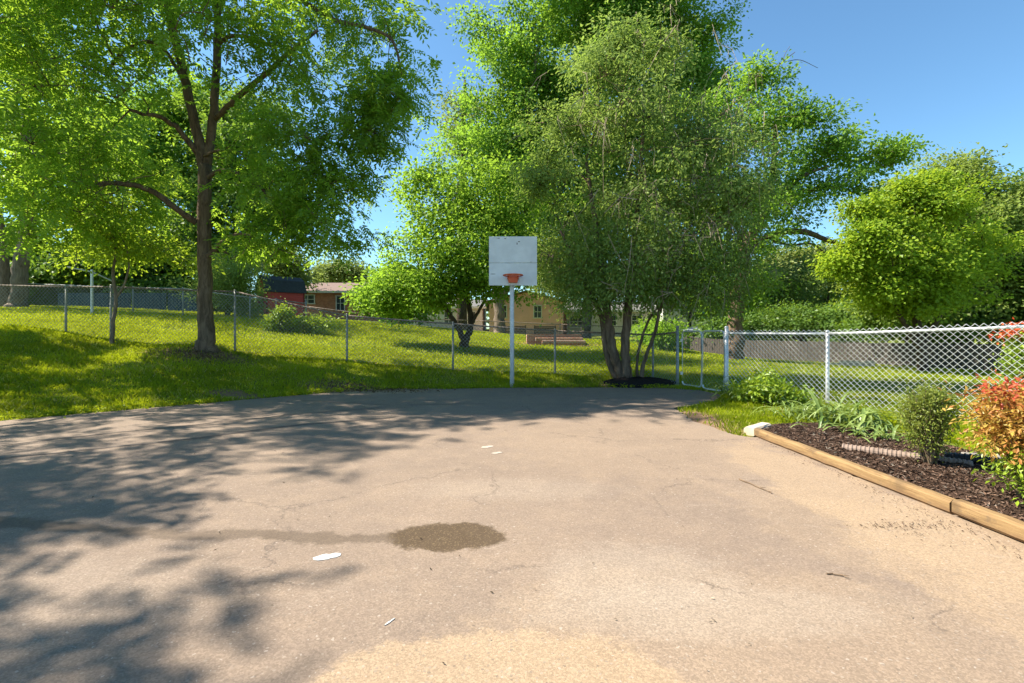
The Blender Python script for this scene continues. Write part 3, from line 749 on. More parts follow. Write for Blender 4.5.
# background shrubs and trees between and beyond the yards
BG = [
    ('background_bush', 'long dark bushes behind the board fence, left of the yellow-green maple', 'bush', 29, 800, [(760, 326, 26, 12), (800, 324, 30, 13), (840, 326, 30, 12), (875, 322, 24, 14), (730, 330, 18, 8)], lf_deep, .2, .12, 1),
    ('background_tree', 'hazy treetop beyond the brown roof of the brick house', 'tree', 70, 340, [(340, 273, 12, 8), (352, 276, 10, 7), (330, 277, 8, 5)], lf_far, .5, .3, 0),
    ('background_tree', 'pale green tree behind the red barn-style shed', 'tree', 52, 285, [(272, 262, 20, 14), (296, 272, 12, 12), (255, 250, 22, 20)], lf_far, .42, .25, 0),
    ('background_tree', 'deep green tree behind the crown of the forked tree, above the shed', 'tree', 40, 235, [(232, 200, 40, 50), (265, 220, 30, 36), (200, 240, 40, 36), (290, 190, 26, 34), (240, 130, 40, 40)], lf_deep, .34, .22, 0),
    ('background_tree', 'dark dense tree in the shade behind the clothesline post', 'tree', 34, 110, [(90, 240, 50, 38), (150, 250, 50, 34), (50, 262, 50, 30), (120, 275, 60, 24), (190, 272, 40, 28), (0, 265, 50, 30), (-50, 250, 50, 40), (40, 296, 40, 14), (212, 300, 26, 14), (-10, 292, 30, 18)], lf_deep, .3, .2, 0),
    ('background_tree', 'green background tree glimpsed between the trunk and the sapling', 'tree', 44, 160, [(150, 160, 60, 50), (90, 150, 50, 50), (190, 110, 40, 40)], lf_bright, .36, .24, 0),
    ('lilac_bush', 'large grey-green bush with pinkish tips beside the red shed', 'bush', 25, 228, [(228, 268, 26, 18), (243, 272, 14, 14), (215, 285, 20, 16), (236, 290, 20, 14), (246, 302, 10, 12)], lf_olive, .13, .07, 1),
    ('background_tree', 'yellow-lit small tree in front of the brick house, left of the small rounded tree', 'tree', 30, 390, [(390, 285, 18, 20), (405, 300, 20, 18), (376, 298, 9, 12), (398, 268, 14, 12)], lf_maple, .24, .16, 0),
    ('juniper', 'dark green upright juniper in the middle of the bushes beyond the right yard', 'juniper', 33, 826, [(826, 275, 13, 14), (822, 300, 18, 18), (828, 322, 18, 14), (830, 262, 8, 8)], lf_deep, .2, .07, 1),
    ('background_bush', 'pale green bush left of the dark juniper', 'bush', 36, 788, [(788, 275, 22, 20), (775, 300, 24, 22), (800, 305, 18, 20), (790, 322, 30, 10)], lf_far, .26, .16, 1),
    ('background_bush', 'yellow-green bush right of the dark juniper', 'bush', 31, 862, [(858, 302, 18, 18), (872, 315, 22, 12), (848, 318, 14, 10)], lf_yellow, .22, .14, 1),
    ('background_tree', 'tall pale treetops beyond the juniper, under the long bare limb', 'tree', 48, 805, [(790, 262, 22, 12), (815, 258, 20, 10), (835, 262, 28, 16), (860, 268, 24, 18), (770, 270, 20, 18), (800, 285, 50, 20)], lf_far, .36, .22, 0),
    ('background_bush', 'dark bushes under the maple along the wooden fence', 'bush', 24, 905, [(885, 322, 30, 14), (930, 325, 34, 14), (975, 322, 34, 18), (1010, 322, 30, 20), (1045, 318, 30, 24)], lf_deep, .2, .11, 1),
    ('background_tree', 'mid green tree behind the gate and the grey shed', 'tree', 38, 690, [(690, 270, 34, 30), (660, 285, 26, 26), (720, 290, 30, 28), (745, 300, 22, 22)], lf_bright, .3, .2, 0),
    ('background_tree', 'green tree beyond the peach house, seen under the many-stemmed tree', 'tree', 62, 600, [(590, 285, 40, 20), (640, 285, 40, 24), (560, 270, 30, 24)], lf_far, .4, .26, 0),
    ('background_bush', 'low shrub by the fence on the lawn behind the many-stemmed tree', 'bush', 24, 660, [(655, 330, 12, 14), (668, 336, 8, 9)], lf_maple, .16, .09, 1),
]
for i, (nm, lab, cat, Y, bx, lbs, mat, L, W, low) in enumerate(BG):
    b = on(bx, Y)
    top = P(bx, min(q[1] for q in lbs), Y)[2]
    st = [[(b[0], b[1], b[2] - .15, .02 * Y ** .6), (b[0], b[1], b[2] + .3 * (top - b[2]), .014 * Y ** .6), (b[0] + .2, b[1], b[2] + .7 * (top - b[2]), .006 * Y ** .6)]]
    lb2 = [lobe(q[0], q[1], Y + rng.normal(0, .8), q[2], q[3]) for q in lbs]
    sc = Y / 30
    tree(nm, lab, cat, st, lb2, mat, bark_dark, b, ('simple', 140, L * .85, W * .95), cr=.46 * sc, sp=.88 * sc, dens=1.8, seed=60 + i, group='trees and bushes beyond the yards')

# a far wood closing the view beyond the houses
cb = MB()
r = np.random.default_rng(90)
for k in range(150):
    a = r.uniform(-1.25, 1.25)
    Y = r.uniform(95, 135)
    x = math.tan(a * .75) * Y
    h = r.uniform(5, 9) * (1.0 if x < -10 or x > 20 else .8)
    zb = gz(np.clip(x, -80, 80), min(Y, 149))
    n = 420
    d = unit(r.normal(0, 1, (n, 3))) * (r.random((n, 1)) ** .4)
    pos = np.array([x, Y, zb + h * .5]) + d * np.array([h * .55, h * .5, h * .55])
    add_leaves(cb, pos, r.normal(0, 1, (n, 3)), r.normal(0, .6, (n, 3)) + np.array([0, -.3, .8]), r.uniform(.7, 1.3, n), r.uniform(.5, .9, n), np.clip(r.normal(.5, .2, n), 0, 1))
fw = cb.build('far_wood', lf_far, tint=True)
tag(fw, None, None, kind='stuff')

# ----------------------------------------------------------------------------- grass
lf_grass = leafmat('grass_blade', (.13, .19, .008), (.33, .39, .015), (.55, .62, .02), .42, .015)
for nd in lf_grass.node_tree.nodes:
    if nd.type == 'VALTORGB':
        nd.color_ramp.elements[1].position = .86
        e_ = nd.color_ramp.elements.new(1.0); e_.color = (.48, .38, .17, 1)


def grass(name, n, xr, yr, keep, hmin, hmax, w, seed):
    r = np.random.default_rng(seed)
    x = r.uniform(*xr, n); y = r.uniform(*yr, n)
    k = keep(x, y, r)
    x, y = x[k], y[k]
    z = ground(x, y)
    n = len(x)
    h = r.uniform(hmin, hmax, n) * np.clip(1 + .35 * np.sin(x * 2.1 + np.cos(y * 1.7) * 2) * np.cos(y * 2.6), .5, 1.6)
    a = r.uniform(0, 2 * PI, n)
    lean = r.uniform(.15, .9, n)[:, None] * h[:, None]
    b = np.stack([x, y, z - .01], 1)
    s = np.stack([np.cos(a), np.sin(a), np.zeros(n)], 1)
    d = np.stack([-np.sin(a), np.cos(a), np.zeros(n)], 1)
    ww = w * r.uniform(.6, 1.3, n)[:, None]
    tip = b + d * lean + np.array([0, 0, 1]) * h[:, None]
    md = b + d * lean * .35 + np.array([0, 0, .6]) * h[:, None]
    v = np.stack([b - s * ww * .5, b + s * ww * .5, md + s * ww * .45, tip, md - s * ww * .45], 1).reshape(-1, 3)
    f = np.arange(n * 5).reshape(-1, 5)
    patch = .5 + .28 * np.sin(x * .9 + 1.3 * np.sin(y * .7)) * np.cos(y * 1.1 + x * .4)
    patch = patch + .22 * np.sin(x * 2.7 + 2) * np.sin(y * 3.1 + x) + .12 * np.sin(x * 6.1 - y * 4.7)
    tn = np.clip(patch + r.normal(0, .18, n), 0, .86)
    dry = r.random(n) < .05 + .12 * (np.sin(x * 1.3 + 4) * np.sin(y * 1.9 + 1) > .55)
    tn = np.where(dry, 1.0, tn)
    m = MB(); m.add(v, f, np.repeat(tn, 5))
    o = m.build(name, lf_grass, tint=True)
    tag(o, 'green grass growing over the lawn', None, kind='stuff')
    return o


def bare_np(x, y):
    q = np.zeros_like(x)
    for c, rr in (((-8.7, 13.5), (1.3, .8)), ((-4.0, 12.25), (1.4, .5)), ((-6.2, 10.9), (.7, .35)), ((3.4, 13.3), (1.7, .6)), ((3.1, 8.2), (.4, 1.1)), ((2, 24), (2.6, .9))):
        q = np.maximum(q, np.exp(-(((x - c[0]) / rr[0]) ** 2 + ((y - c[1]) / rr[1]) ** 2) ** 2))
    return q


BED = [(3.3, 7.15), (3.62, 7.3), (4.7, 7.6), (5.6, 6.4), (5.3, 4.8), (5.4, 3.0), (3.6, 3.0)]


def in_poly(x, y, p):
    ins = np.zeros(x.shape, bool)
    for i in range(len(p)):
        a, b = p[i], p[(i + 1) % len(p)]
        ins ^= ((a[1] > y) != (b[1] > y)) & (x < (b[0] - a[0]) * (y - a[1]) / (b[1] - a[1] + 1e-12) + a[0])
    return ins


def keep_near(x, y, r):
    px = x / np.maximum(y, .5) * F
    return (edge_sd(x, y) > .0) & (np.abs(px) < 640) & (r.random(len(x)) > .93 * bare_np(x, y)) & ~in_poly(x, y, BED) & ((y > 7.5) | (x > 3))


grass('near_grass', 330000, (-16, 9), (4.5, 16.5), keep_near, .035, .105, .014, 31)
grass('yard_grass', 260000, (-26, 26), (14, 32), lambda x, y, r: (np.abs(x / y * F) < 620) & (r.random(len(x)) > .8 * bare_np(x, y)), .04, .11, .03, 32)
# clover and weeds creeping over the driveway edge
r = np.random.default_rng(34)
m = MB()
pe = np.array(EDGE[1:9])
for a, b in zip(pe[:-1], pe[1:]):
    k = int(np.linalg.norm(b - a) * 9)
    for _ in range(k):
        p = a + (b - a) * r.random()
        nrm_ = np.array([-(b - a)[1], (b - a)[0]]) / np.linalg.norm(b - a)
        p = p + nrm_ * abs(r.normal(.0, .22)) - nrm_ * .05
        q = int(r.integers(8, 40)); rad = r.uniform(.04, .14)
        c = np.stack([p[0] + r.normal(0, rad, q), p[1] + r.normal(0, rad, q), np.full(q, 0.0)], 1)
        c[:, 2] = np.maximum(ground(c[:, 0], c[:, 1]), 0) + r.uniform(.01, .09, q)
        add_leaves(m, c, r.normal(0, 1, (q, 3)) * np.array([1, 1, .4]), r.normal(0, .5, (q, 3)) + np.array([0, 0, 1]), r.uniform(.03, .075, q), r.uniform(.02, .05, q), np.clip(r.normal(.45, .2, q), 0, .86))
o = m.build('edge_weeds', lf_grass, tint=True); tag(o, 'clover and weeds along the driveway edge', None, kind='stuff')
# ----------------------------------------------------------------------------- fences
galv = simple('galvanised_steel', (.50, .51, .52), (.64, .65, .66), 14, .42, metal=.35, spec=.5)
galv_old = simple('weathered_steel', (.20, .21, .20), (.36, .37, .36), 12, .6, metal=.4)
rusty = simple('rusty_steel', (.13, .085, .06), (.27, .22, .19), 5, .75, metal=.25)


def chain_mesh(mb, a, b, z0a, z1a, z0b, z1b, w=.05, r=.004, sides=3, up=0.0):
    """woven wire between two posts: zigzag wires that interlock into diamonds"""
    a = np.array(a[:2], float); b = np.array(b[:2], float)
    L = np.linalg.norm(b - a); n = max(2, int(L / w))
    d = (b - a) / L; nn = np.array([-d[1], d[0]])
    H = ((z1a - z0a) + (z1b - z0b)) / 2 + up
    m = max(4, int(round(H / w)))
    k = np.arange(m + 1)
    for i in range(n + 1):
        u = np.clip(i / n * L + (w / 2) * np.where((k + i) % 2, 1, -1) * 1.0, 0, L)
        s = u / L
        z = (z0a + (z0b - z0a) * s) + ((z1a - z0a + up) + ((z1b - z0b) - (z1a - z0a)) * s) * k / m
        off = np.where((k + i) % 2, r, -r)
        p = a + d * u[:, None] + nn * off[:, None]
        mb.tube(np.c_[p, z], r, sides, cap=False)


def fence(name, label, posts, matp, matw, w=.05, wr=.004, pr=.03, rr=.021, up=0.0, group=None, matr=None, caps=True):
    """posts: (x, y, z ground, z rail)"""
    T = thing(name, label, 'fence', posts[0][:3], group)
    mb = MB()
    for i, (x, y, z0, z1) in enumerate(posts):
        b = MB()
        q = pr * (1.35 if i in (0, len(posts) - 1) else 1)
        top = z1 + (.10 if i in (0, len(posts) - 1) else .0)
        b.tube([(x, y, z0 - .2), (x, y, z0 + .4), (x, y, top)], q, 10)
        if caps:
            b.tube([(x, y, top), (x, y, top + .025), (x, y, top + .045)], [q * 1.15, q * 1.05, q * .4], 10)
        b.build('post', matp, T, smooth=True)
    rl = MB()
    for (x, y, z0, z1), (x2, y2, z02, z12) in zip(posts[:-1], posts[1:]):
        s = np.linspace(0, 1, 6)[:, None]
        p = np.array([x, y, z1 - .02]) * (1 - s) + np.array([x2, y2, z12 - .02]) * s
        p[1:-1, 2] -= .008
        d = np.array([y2 - y, x - x2, 0]); d /= np.linalg.norm(d)
        rl.tube(p + d * (pr + rr) * .0, rr, 8)
        chain_mesh(mb, (x + d[0] * rr * 1.5, y + d[1] * rr * 1.5), (x2 + d[0] * rr * 1.5, y2 + d[1] * rr * 1.5), z0 + .03, z1, z02 + .03, z12, w, wr, up=up)
    rl.build('top_rail', matr or matp, T, smooth=True)
    mb.build('wire_mesh', matw, T)
    return T


wire_near = simple('bright_wire', (.58, .59, .59), (.70, .71, .71), 20, .45, metal=.1, spec=.5)
wire_old = simple('dull_wire', (.20, .20, .19), (.32, .33, .31), 12, .6, metal=.1)
ga = np.array([4.55, 13.05]); gb = np.array([5.1, 11.5])
fence('chain_link_fence', 'bright silver chain-link fence running along the planting bed at right', [(5.1, 11.5, .02, 1.47), (6.14, 9.41, .03, 1.46), (7.42, 6.85, .06, 1.57), (8.7, 4.25, .08, 1.62), (9.7, 2.2, .08, 1.65)], galv, wire_near, .052, .005, .034, .024, up=.05)
posts = []
for px, yt, yb, Y in ((-170, 282, 322, 14.5), (-60, 283, 326, 14.4), (66, 286, 331, 14.3), (111, 286, 342, 14.3), (235, 291, 352, 14.3), (347, 315, 362, 14.3), (453, 323, 371, 14.3), (555, 330, 376, 14.3), (653, 334, 379, 14.2)):
    a = P(px, yt, Y)
    posts.append((a[0], a[1], gz(a[0], a[1]), a[2]))
posts.append((ga[0] - .05, ga[1] + .1, 0.0, 1.50))
fence('chain_link_fence', 'weathered chain-link fence with thin dark posts crossing the lawn behind the hoop', posts, galv_old, wire_old, .055, .0052, .03, .024, matr=rusty)
far = []
for px, yt, Y in ((-120, 280, 24), (20, 283, 23.5), (133, 287, 23), (183, 288, 22.5), (250, 297, 22), (276, 299, 22.3), (306, 303, 24)):
    a = P(px, yt, Y)
    far.append((a[0], a[1], gz(a[0], a[1]), a[2]))
fence('chain_link_fence', 'second, farther chain-link fence in front of the blue-grey panels and the red shed', far, galv_old, wire_old, .08, .004, .03, .022)
far = []
for px, yt, Y in ((306, 306, 33), (400, 318, 33), (470, 320, 34), (560, 324, 34), (640, 327, 33), (690, 331, 32)):
    a = P(px, yt, Y)
    far.append((a[0], a[1], gz(a[0], a[1]), a[2]))
fence('chain_link_fence', 'low dark chain-link fence at the far end of the lawn before the houses', far, rusty, wire_old, .11, .005, .035, .03)


def gate_leaf(label, a, b, z0, z1, hinge):
    a = np.array(a); b = np.array(b)
    T = thing('chain_link_gate', label, 'gate', (*a, 0), 'pair of chain-link gate leaves')
    d = (b - a) / np.linalg.norm(b - a); L = np.linalg.norm(b - a)
    c = .085
    pts = []
    for u, z in ((0, z0 + c), (0, z1 - c), (c * .3, z1 - c * .3), (c, z1), (L - c, z1), (L - c * .3, z1 - c * .3), (L, z1 - c), (L, z0 + c), (L - c * .3, z0 + c * .3), (L - c, z0), (c, z0), (c * .3, z0 + c * .3), (0, z0 + c)):
        pts.append((*(a + d * u), z))
    m = MB(); m.tube(pts, .021, 8, cap=False); m.build('gate_frame', galv, T, smooth=True)
    m = MB(); chain_mesh(m, a + d * .02, b - d * .02, z0 + .02, z1 - .02, z0 + .02, z1 - .02, .055, .0032); m.build('wire_mesh', wire_old, T)
    for z in (z0 + .3, z1 - .25):
        m = MB()
        h = a - d * .03 if hinge == 0 else b + d * .03
        m.tube([(*h, z - .04), (*h, z + .04)], .035, 8)
        m.build('hinge', galv, T)


gm = (ga + gb) / 2
gd = (gb - ga) / np.linalg.norm(gb - ga)
gate_leaf('chain-link gate leaf with rounded frame next to the mulch mound', ga + gd * .07, gm - gd * .02, .07, 1.50, 0)
gate_leaf('chain-link gate leaf with rounded frame hung on the end post of the silver fence', gm + gd * .02, gb - gd * .07, .05, 1.50, 1)

# ----------------------------------------------------------------------------- basketball hoop
white_paint = simple('worn_white_paint', (.52, .52, .54), (.68, .68, .70), 7, .55, .15)
t = NT('backboard_paint')
co = t.coord()
n1 = t.noise(co, 2.5, 5); n2 = t.noise(t.vec('MULTIPLY', co, (1, 1, 9)), 6, 5)
col = t.mix(t.smooth(n1, .3, .7), (.60, .60, .62), (.72, .72, .74))
col = t.mix(t.math('MULTIPLY', t.smooth(n2, .62, .72), .5), col, (.42, .41, .42))
board_mat = t.pbr(col, .6, t.bump(n2, .3, .004))
hb = np.array([(512 - CX) / F * 13.0 + .0, 13.0, gz(0, 13.0)])
T = thing('basketball_hoop', 'basketball hoop with square white backboard on a white pole at the edge of the driveway', 'basketball hoop', hb)
m = MB(); m.tube([(0, 13, hb[2] - .3), (0, 13, 1.5), (0, 13, 3.6)], .058, 16); m.build('pole', white_paint, T, smooth=True)
m = MB()
bz0, bz1 = P(0, 285.5, 12.86)[2], P(0, 236.5, 12.86)[2]
hw = 24 / F * 12.86
mid = (bz0 + bz1) / 2
bx = P(513, 0, 12.86)[0]
s_ = .004
z2 = bz0 + (bz1 - bz0) * .46
m.box((bx, 12.86, (bz0 + z2) / 2 - s_ / 2), (2 * hw, .03, z2 - bz0 - s_), bevel=.004)
m.box((bx, 12.862, (z2 + bz1) / 2 + s_ / 2), (2 * hw, .03, bz1 - z2 - s_), bevel=.004)
bb = m.build('backboard', board_mat, T)
m = MB()
for zz in (bz0 + .16, bz1 - .16):
    m.box((bx, 12.905, zz), (2 * hw * .9, .05, .07))
m.box((bx - .25, 12.925, mid), (.05, .05, 1.0)); m.box((bx + .25, 12.925, mid), (.05, .05, 1.0))
m.build('back_brace', white_paint, T)
chip = simple('peeled_paint', (.08, .07, .06), (.16, .13, .1), 20, .9)
for (px, py, w, h) in ((517, 243.5, .03, .07), (519, 241.6, .05, .025), (493, 274, .14, .015), (531, 262, .06, .012), (498, 238, .12, .02), (505, 238.5, .05, .018)):
    c = P(px, py, 12.84)
    m = MB()
    ang = np.sort(rng.uniform(0, 2 * PI, 9))
    pts = [(c[0] + math.cos(a) * w * rng.uniform(.6, 1.1) * .6, 12.8425, c[2] + math.sin(a) * h * rng.uniform(.6, 1.1) * .6) for a in ang]
    pts2 = [(p[0], 12.8445, p[2]) for p in pts]
    n = len(pts)
    m.add(pts + pts2, [list(range(n))] + [[i, (i + 1) % n, n + (i + 1) % n, n + i] for i in range(n)])
    m.build('paint_chip', chip, bb)
red = simple('rim_red', (.55, .085, .03), (.68, .13, .05), 8, .45)
rz_ = P(0, 275.5, 12.6)[2]
m = MB()
a = np.linspace(0, 2 * PI, 33)
m.tube([(bx + .25 * math.cos(k), 12.545 + .25 * math.sin(k), rz_) for k in a], .018, 8, cap=False)
rim = m.build('rim', red, T, smooth=True)
m = MB(); m.box((bx, 12.833, rz_ - .015), (.30, .022, .12), bevel=.005)
m.box((bx, 12.795, rz_ - .085), (.25, .07, .17), bevel=.012)
m.box((bx - .09, 12.76, rz_), (.03, .13, .05)); m.box((bx + .09, 12.76, rz_), (.03, .13, .05))
m.build('rim_bracket', red, rim)
m = MB()
m.tube([(bx - .2, 12.835, rz_ - .02), (bx - .12, 12.78, rz_ - .16), (bx, 12.9, rz_ - .3)], .012, 6); m.tube([(bx + .2, 12.835, rz_ - .02), (bx + .12, 12.78, rz_ - .16), (bx, 12.9, rz_ - .3)], .012, 6)
m.build('rim_strut', white_paint, T)

# ----------------------------------------------------------------------------- bed: mulch, timbers, plants
t = NT('mulch')
co = t.coord()
n1 = t.noise(co, 38, 6, .75); n2 = t.noise(co, 5, 3)
col = t.ramp(n1, [(.3, (.018, .011, .008)), (.55, (.07, .043, .03)), (.8, (.17, .11, .08))])
mulch_mat = t.pbr(t.mix(t.math('MULTIPLY', n2, .3), col, (.10, .06, .04)), .95, t.bump(n1, 1.0, .04), spec=.1)
chip_mat = leafmat('mulch_chip', (.022, .013, .009), (.19, .12, .085), (.02, .012, .01), .02, .02)
black_mulch = simple('black_mulch', (.006, .005, .005), (.03, .024, .022), 30, .95, .8, spec=.1)
bxs, bys = np.arange(3.2, 5.8, .05), np.arange(2.2, 8.0, .05)


def bed_z(x, y):
    ins = np.clip(-poly_sd(x, y, BED) / .35, 0, 1)
    return -.06 + ins * (.13 + .035 * np.sin(x * 5 + y * 2.3) * np.sin(y * 4.1) + .02 * np.sin(x * 17) * np.sin(y * 15)) + .05 * (x > 3.55) * np.clip(ins * 3, 0, 1)


def poly_sd(x, y, p):
    d = np.full(np.shape(x), 1e9)
    for i in range(len(p)):
        a, b = np.array(p[i]), np.array(p[(i + 1) % len(p)])
        e = b - a
        h = np.clip(((x - a[0]) * e[0] + (y - a[1]) * e[1]) / (e @ e), 0, 1)
        d = np.minimum(d, np.hypot(x - a[0] - h * e[0], y - a[1] - h * e[1]))
    return np.where(in_poly(np.asarray(x), np.asarray(y), p), -d, d)


BEDM = [(3.44, 7.2), (4.0, 7.45), (4.7, 7.5), (5.5, 6.5), (5.5, 5.6), (5.2, 4.8), (5.5, 3.6), (5.6, 1.8), (3.62, 1.8), (3.6, 3.5), (3.5, 5.2)]


def bedm_z(x, y):
    d = -poly_sd(x, y, BEDM)
    k = np.clip(d / .25, 0, 1)
    nz = .022 * np.sin(x * 6 + y * 2.3) * np.sin(y * 5.1) + .012 * np.sin(x * 23 + 1) * np.sin(y * 19)
    return np.where(d > -.03, .035 + k * (.055 + nz), -.2)


mb = grid_mesh(np.arange(3.4, 5.75, .045), np.arange(1.7, 7.6, .045), bedm_z).build('mulch_bed', mulch_mat, smooth=True)
tag(mb, None, None, kind='structure')


def chips(name, n, fx, zf, lab, seed, mat, s0=.035):
    r = np.random.default_rng(seed)
    x, y = fx(r, n)
    z = zf(x, y)
    n = len(x)
    m = MB()
    c = np.stack([x, y, z + .008], 1)
    a = r.normal(0, 1, (n, 3)) * np.array([1, 1, .35])
    nr = r.normal(0, .5, (n, 3)) + np.array([0, 0, 1.0])
    add_leaves(m, c, a, nr, r.uniform(.6, 2.0, n) * s0, r.uniform(.25, .6, n) * s0, r.random(n) ** 1.6)
    o = m.build(name, mat, tint=True)
    tag(o, lab, None, kind='stuff')


def fx_bed(r, n):
    x = r.uniform(3.4, 5.7, n); y = r.uniform(2.0, 7.6, n)
    k = poly_sd(x, y, BEDM) < -.02
    return x[k], y[k]


chips('mulch_chips', 26000, fx_bed, bedm_z, 'brown shredded mulch covering the planting bed', 71, chip_mat, .034)


def fx_spill(r, n):
    x = np.concatenate([3.38 - np.abs(r.normal(0, .10, n)) , r.normal(2.9, .12, n // 2), r.normal(3.22, .1, n // 2)])
    y = np.concatenate([r.uniform(3.0, 6.8, n), r.normal(3.55, .10, n // 2), r.normal(3.75, .25, n // 2)])
    x = np.concatenate([x, r.normal(2.95, .22, n) + .0, 3.40 - np.abs(r.normal(0, .05, n))]); y = np.concatenate([y, 3.62 + r.normal(0, .035, n), r.uniform(3.2, 6.6, n)])
    k = (edge_sd(x, y) < -.02) & (r.random(len(x)) > .35)
    return x[k], y[k]


chips('mulch_crumbs', 230, fx_spill, lambda x, y: np.zeros_like(x), 'mulch crumbs and bark spilled on the driveway along the timbers', 72, chip_mat, .014)


def fx_lit(r, n):
    x = r.uniform(-7, 3.2, n); y = 2 + 10.6 * r.random(n) ** .8
    k = edge_sd(x, y) < -.05
    return x[k], y[k]


litter_mat = leafmat('driveway_litter', (.03, .02, .012), (.34, .27, .19), (.03, .02, .01), .05, .02)
chips('leaf_crumbs', 420, fx_lit, lambda x, y: np.zeros_like(x), 'tiny bits of leaf and grit scattered over the driveway', 73, litter_mat, .016)


def fx_trunk(r, n):
    return np.concatenate([r.normal(-8.7, .6, n), r.normal(-4.0, .7, n // 2), r.normal(-3.4, .8, n // 2)]), np.concatenate([r.normal(13.3, .35, n), r.normal(12.5, .2, n // 2), r.normal(12.1, .25, n // 2)])


litter2 = leafmat('fallen_leaf', (.07, .04, .02), (.38, .26, .15), (.08, .05, .02), .1, .02)
chips('fallen_leaves', 900, fx_trunk, lambda x, y: np.maximum(ground(x, y), 0) + .02, 'brown fallen leaves at the foot of the forked tree and the driveway edge', 74, litter2, .06)

# landscape timbers
t = NT('timber')
co = t.coord()
n1 = t.noise(t.vec('MULTIPLY', co, (18, 1.2, 18)), 2.2, 6, .7, dist=.5)
n2 = t.noise(co, 3.5, 4)
col = t.ramp(n1, [(.30, (.06, .038, .022)), (.39, (.19, .118, .055)), (.6, (.26, .17, .08)), (.8, (.35, .245, .135))])
col = t.mix(t.math('MULTIPLY', t.smooth(n2, .50, .70), .8), col, (.13, .085, .045))
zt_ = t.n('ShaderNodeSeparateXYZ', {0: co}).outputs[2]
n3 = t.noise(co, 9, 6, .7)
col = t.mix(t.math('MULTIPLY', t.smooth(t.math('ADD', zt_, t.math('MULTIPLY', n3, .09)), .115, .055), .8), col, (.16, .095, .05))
col = t.mix(t.math('MULTIPLY', t.smooth(n3, .56, .70), .55), col, (.12, .085, .055))
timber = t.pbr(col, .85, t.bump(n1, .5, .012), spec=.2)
pale_t = simple('pale_timber', (.46, .36, .26), (.58, .49, .38), 5, .85, .2)


def timber_obj(label, a, b, h, w, mat, z=0.0, seed=0):
    a = np.array(a, float); b = np.array(b, float)
    L = np.linalg.norm(b - a)
    m = MB()
    n = max(4, int(L / .12))
    r = np.random.default_rng(seed)
    c = .022
    prof = [(-w / 2 + c, 0), (w / 2 - c, 0), (w / 2, c), (w / 2, h - c), (w / 2 - c, h), (-w / 2 + c, h), (-w / 2, h - c), (-w / 2, c)]
    v = []
    sag = r.normal(0, .003, (n + 1, 2))
    for i in range(n + 1):
        u = (i / n - .5) * L
        for q, (x, zz) in enumerate(prof):
            v.append((x + sag[i, 0] + r.normal(0, .0015), u, z + zz + sag[i, 1] * .5 + r.normal(0, .0015)))
    v = np.array(v)
    f = [[i * 8 + k, i * 8 + (k + 1) % 8, (i + 1) * 8 + (k + 1) % 8, (i + 1) * 8 + k] for i in range(n) for k in range(8)]
    m.add(v, f)
    m.f.append(np.array([list(range(8))[::-1]])); m.f.append(np.array([list(range(n * 8, n * 8 + 8))]))
    o = m.build('landscape_timber', mat)
    d = (b - a) / L
    o.rotation_euler = (0, 0, math.atan2(-d[0], d[1]))
    o.location = (*((a + b) / 2), 0.0)
    tag(o, label, 'timber', 'landscape timbers edging the bed')
    return o


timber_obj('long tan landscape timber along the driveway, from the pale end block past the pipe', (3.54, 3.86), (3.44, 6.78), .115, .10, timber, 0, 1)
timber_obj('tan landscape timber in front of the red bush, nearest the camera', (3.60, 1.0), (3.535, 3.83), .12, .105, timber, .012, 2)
timber_obj('short pale bleached timber laid across the far end of the bed', (3.36, 6.86), (3.78, 7.20), .11, .16, pale_t, 0, 3)

# drain pipe
pipe_mat = simple('drain_plastic', (.16, .115, .09), (.26, .19, .15), 8, .6)
black_pl = simple('black_plastic', (.008, .008, .009), (.02, .02, .022), 8, .45)


def corr(label, pts, r0, mat, name='drain_pipe'):
    c = catmull(np.array(pts), 40)
    seg_ = np.r_[0, np.cumsum(np.linalg.norm(np.diff(c, axis=0), axis=1))]
    s = np.arange(0, seg_[-1], .008)
    cc = np.stack([np.interp(s, seg_, c[:, k]) for k in range(3)], 1)
    m = MB(); m.tube(cc, r0 * (1 + .07 * np.sign(np.sin(s * 2 * PI / .04))), 14)
    o = m.build(name, mat, origin=pts[0])
    tag(o, label, 'drain pipe')


corr('brown ribbed drain pipe lying half sunk in the mulch', [(3.88, 5.68, .10), (4.15, 5.45, .10), (4.45, 5.2, .095), (4.75, 4.98, .08)], .052, pipe_mat)
corr('short black ribbed drain pipe end on the mulch behind the small green shrub', [(4.66, 5.22, .11), (4.85, 5.05, .12), (5.05, 4.9, .11)], .06, black_pl)
conc = simple('concrete', (.17, .155, .135), (.26, .24, .21), 9, .9, .3)
m = MB(); m.box((5.2, 5.3, .05), (.42, .20, .13), rz=-.3, bevel=.025)
o = m.build('concrete_block', conc, origin=(5.2, 5.3, 0)); tag(o, 'pale concrete block at the foot of the fence beside the black pipe end', 'concrete block')

# plants of the bed
stemwood = simple('shrub_stem', (.10, .07, .045), (.22, .16, .10), 14, .9)
lf_box = leafmat('leaf_boxwood', (.08, .13, .02), (.28, .31, .06), (.34, .42, .05), .38, .02)
lf_strap = leafmat('leaf_strap', (.09, .16, .03), (.26, .34, .10), (.3, .4, .06), .35, .04)
lf_weed = leafmat('leaf_weed', (.13, .23, .015), (.31, .42, .03), (.4, .52, .03), .4, .05)
lf_red = leafmat('leaf_red', (.42, .05, .03), (.62, .17, .08), (.75, .16, .06), .4, .02)
lf_orange = leafmat('leaf_orange', (.42, .16, .05), (.44, .36, .08), (.62, .38, .07), .4, .02)


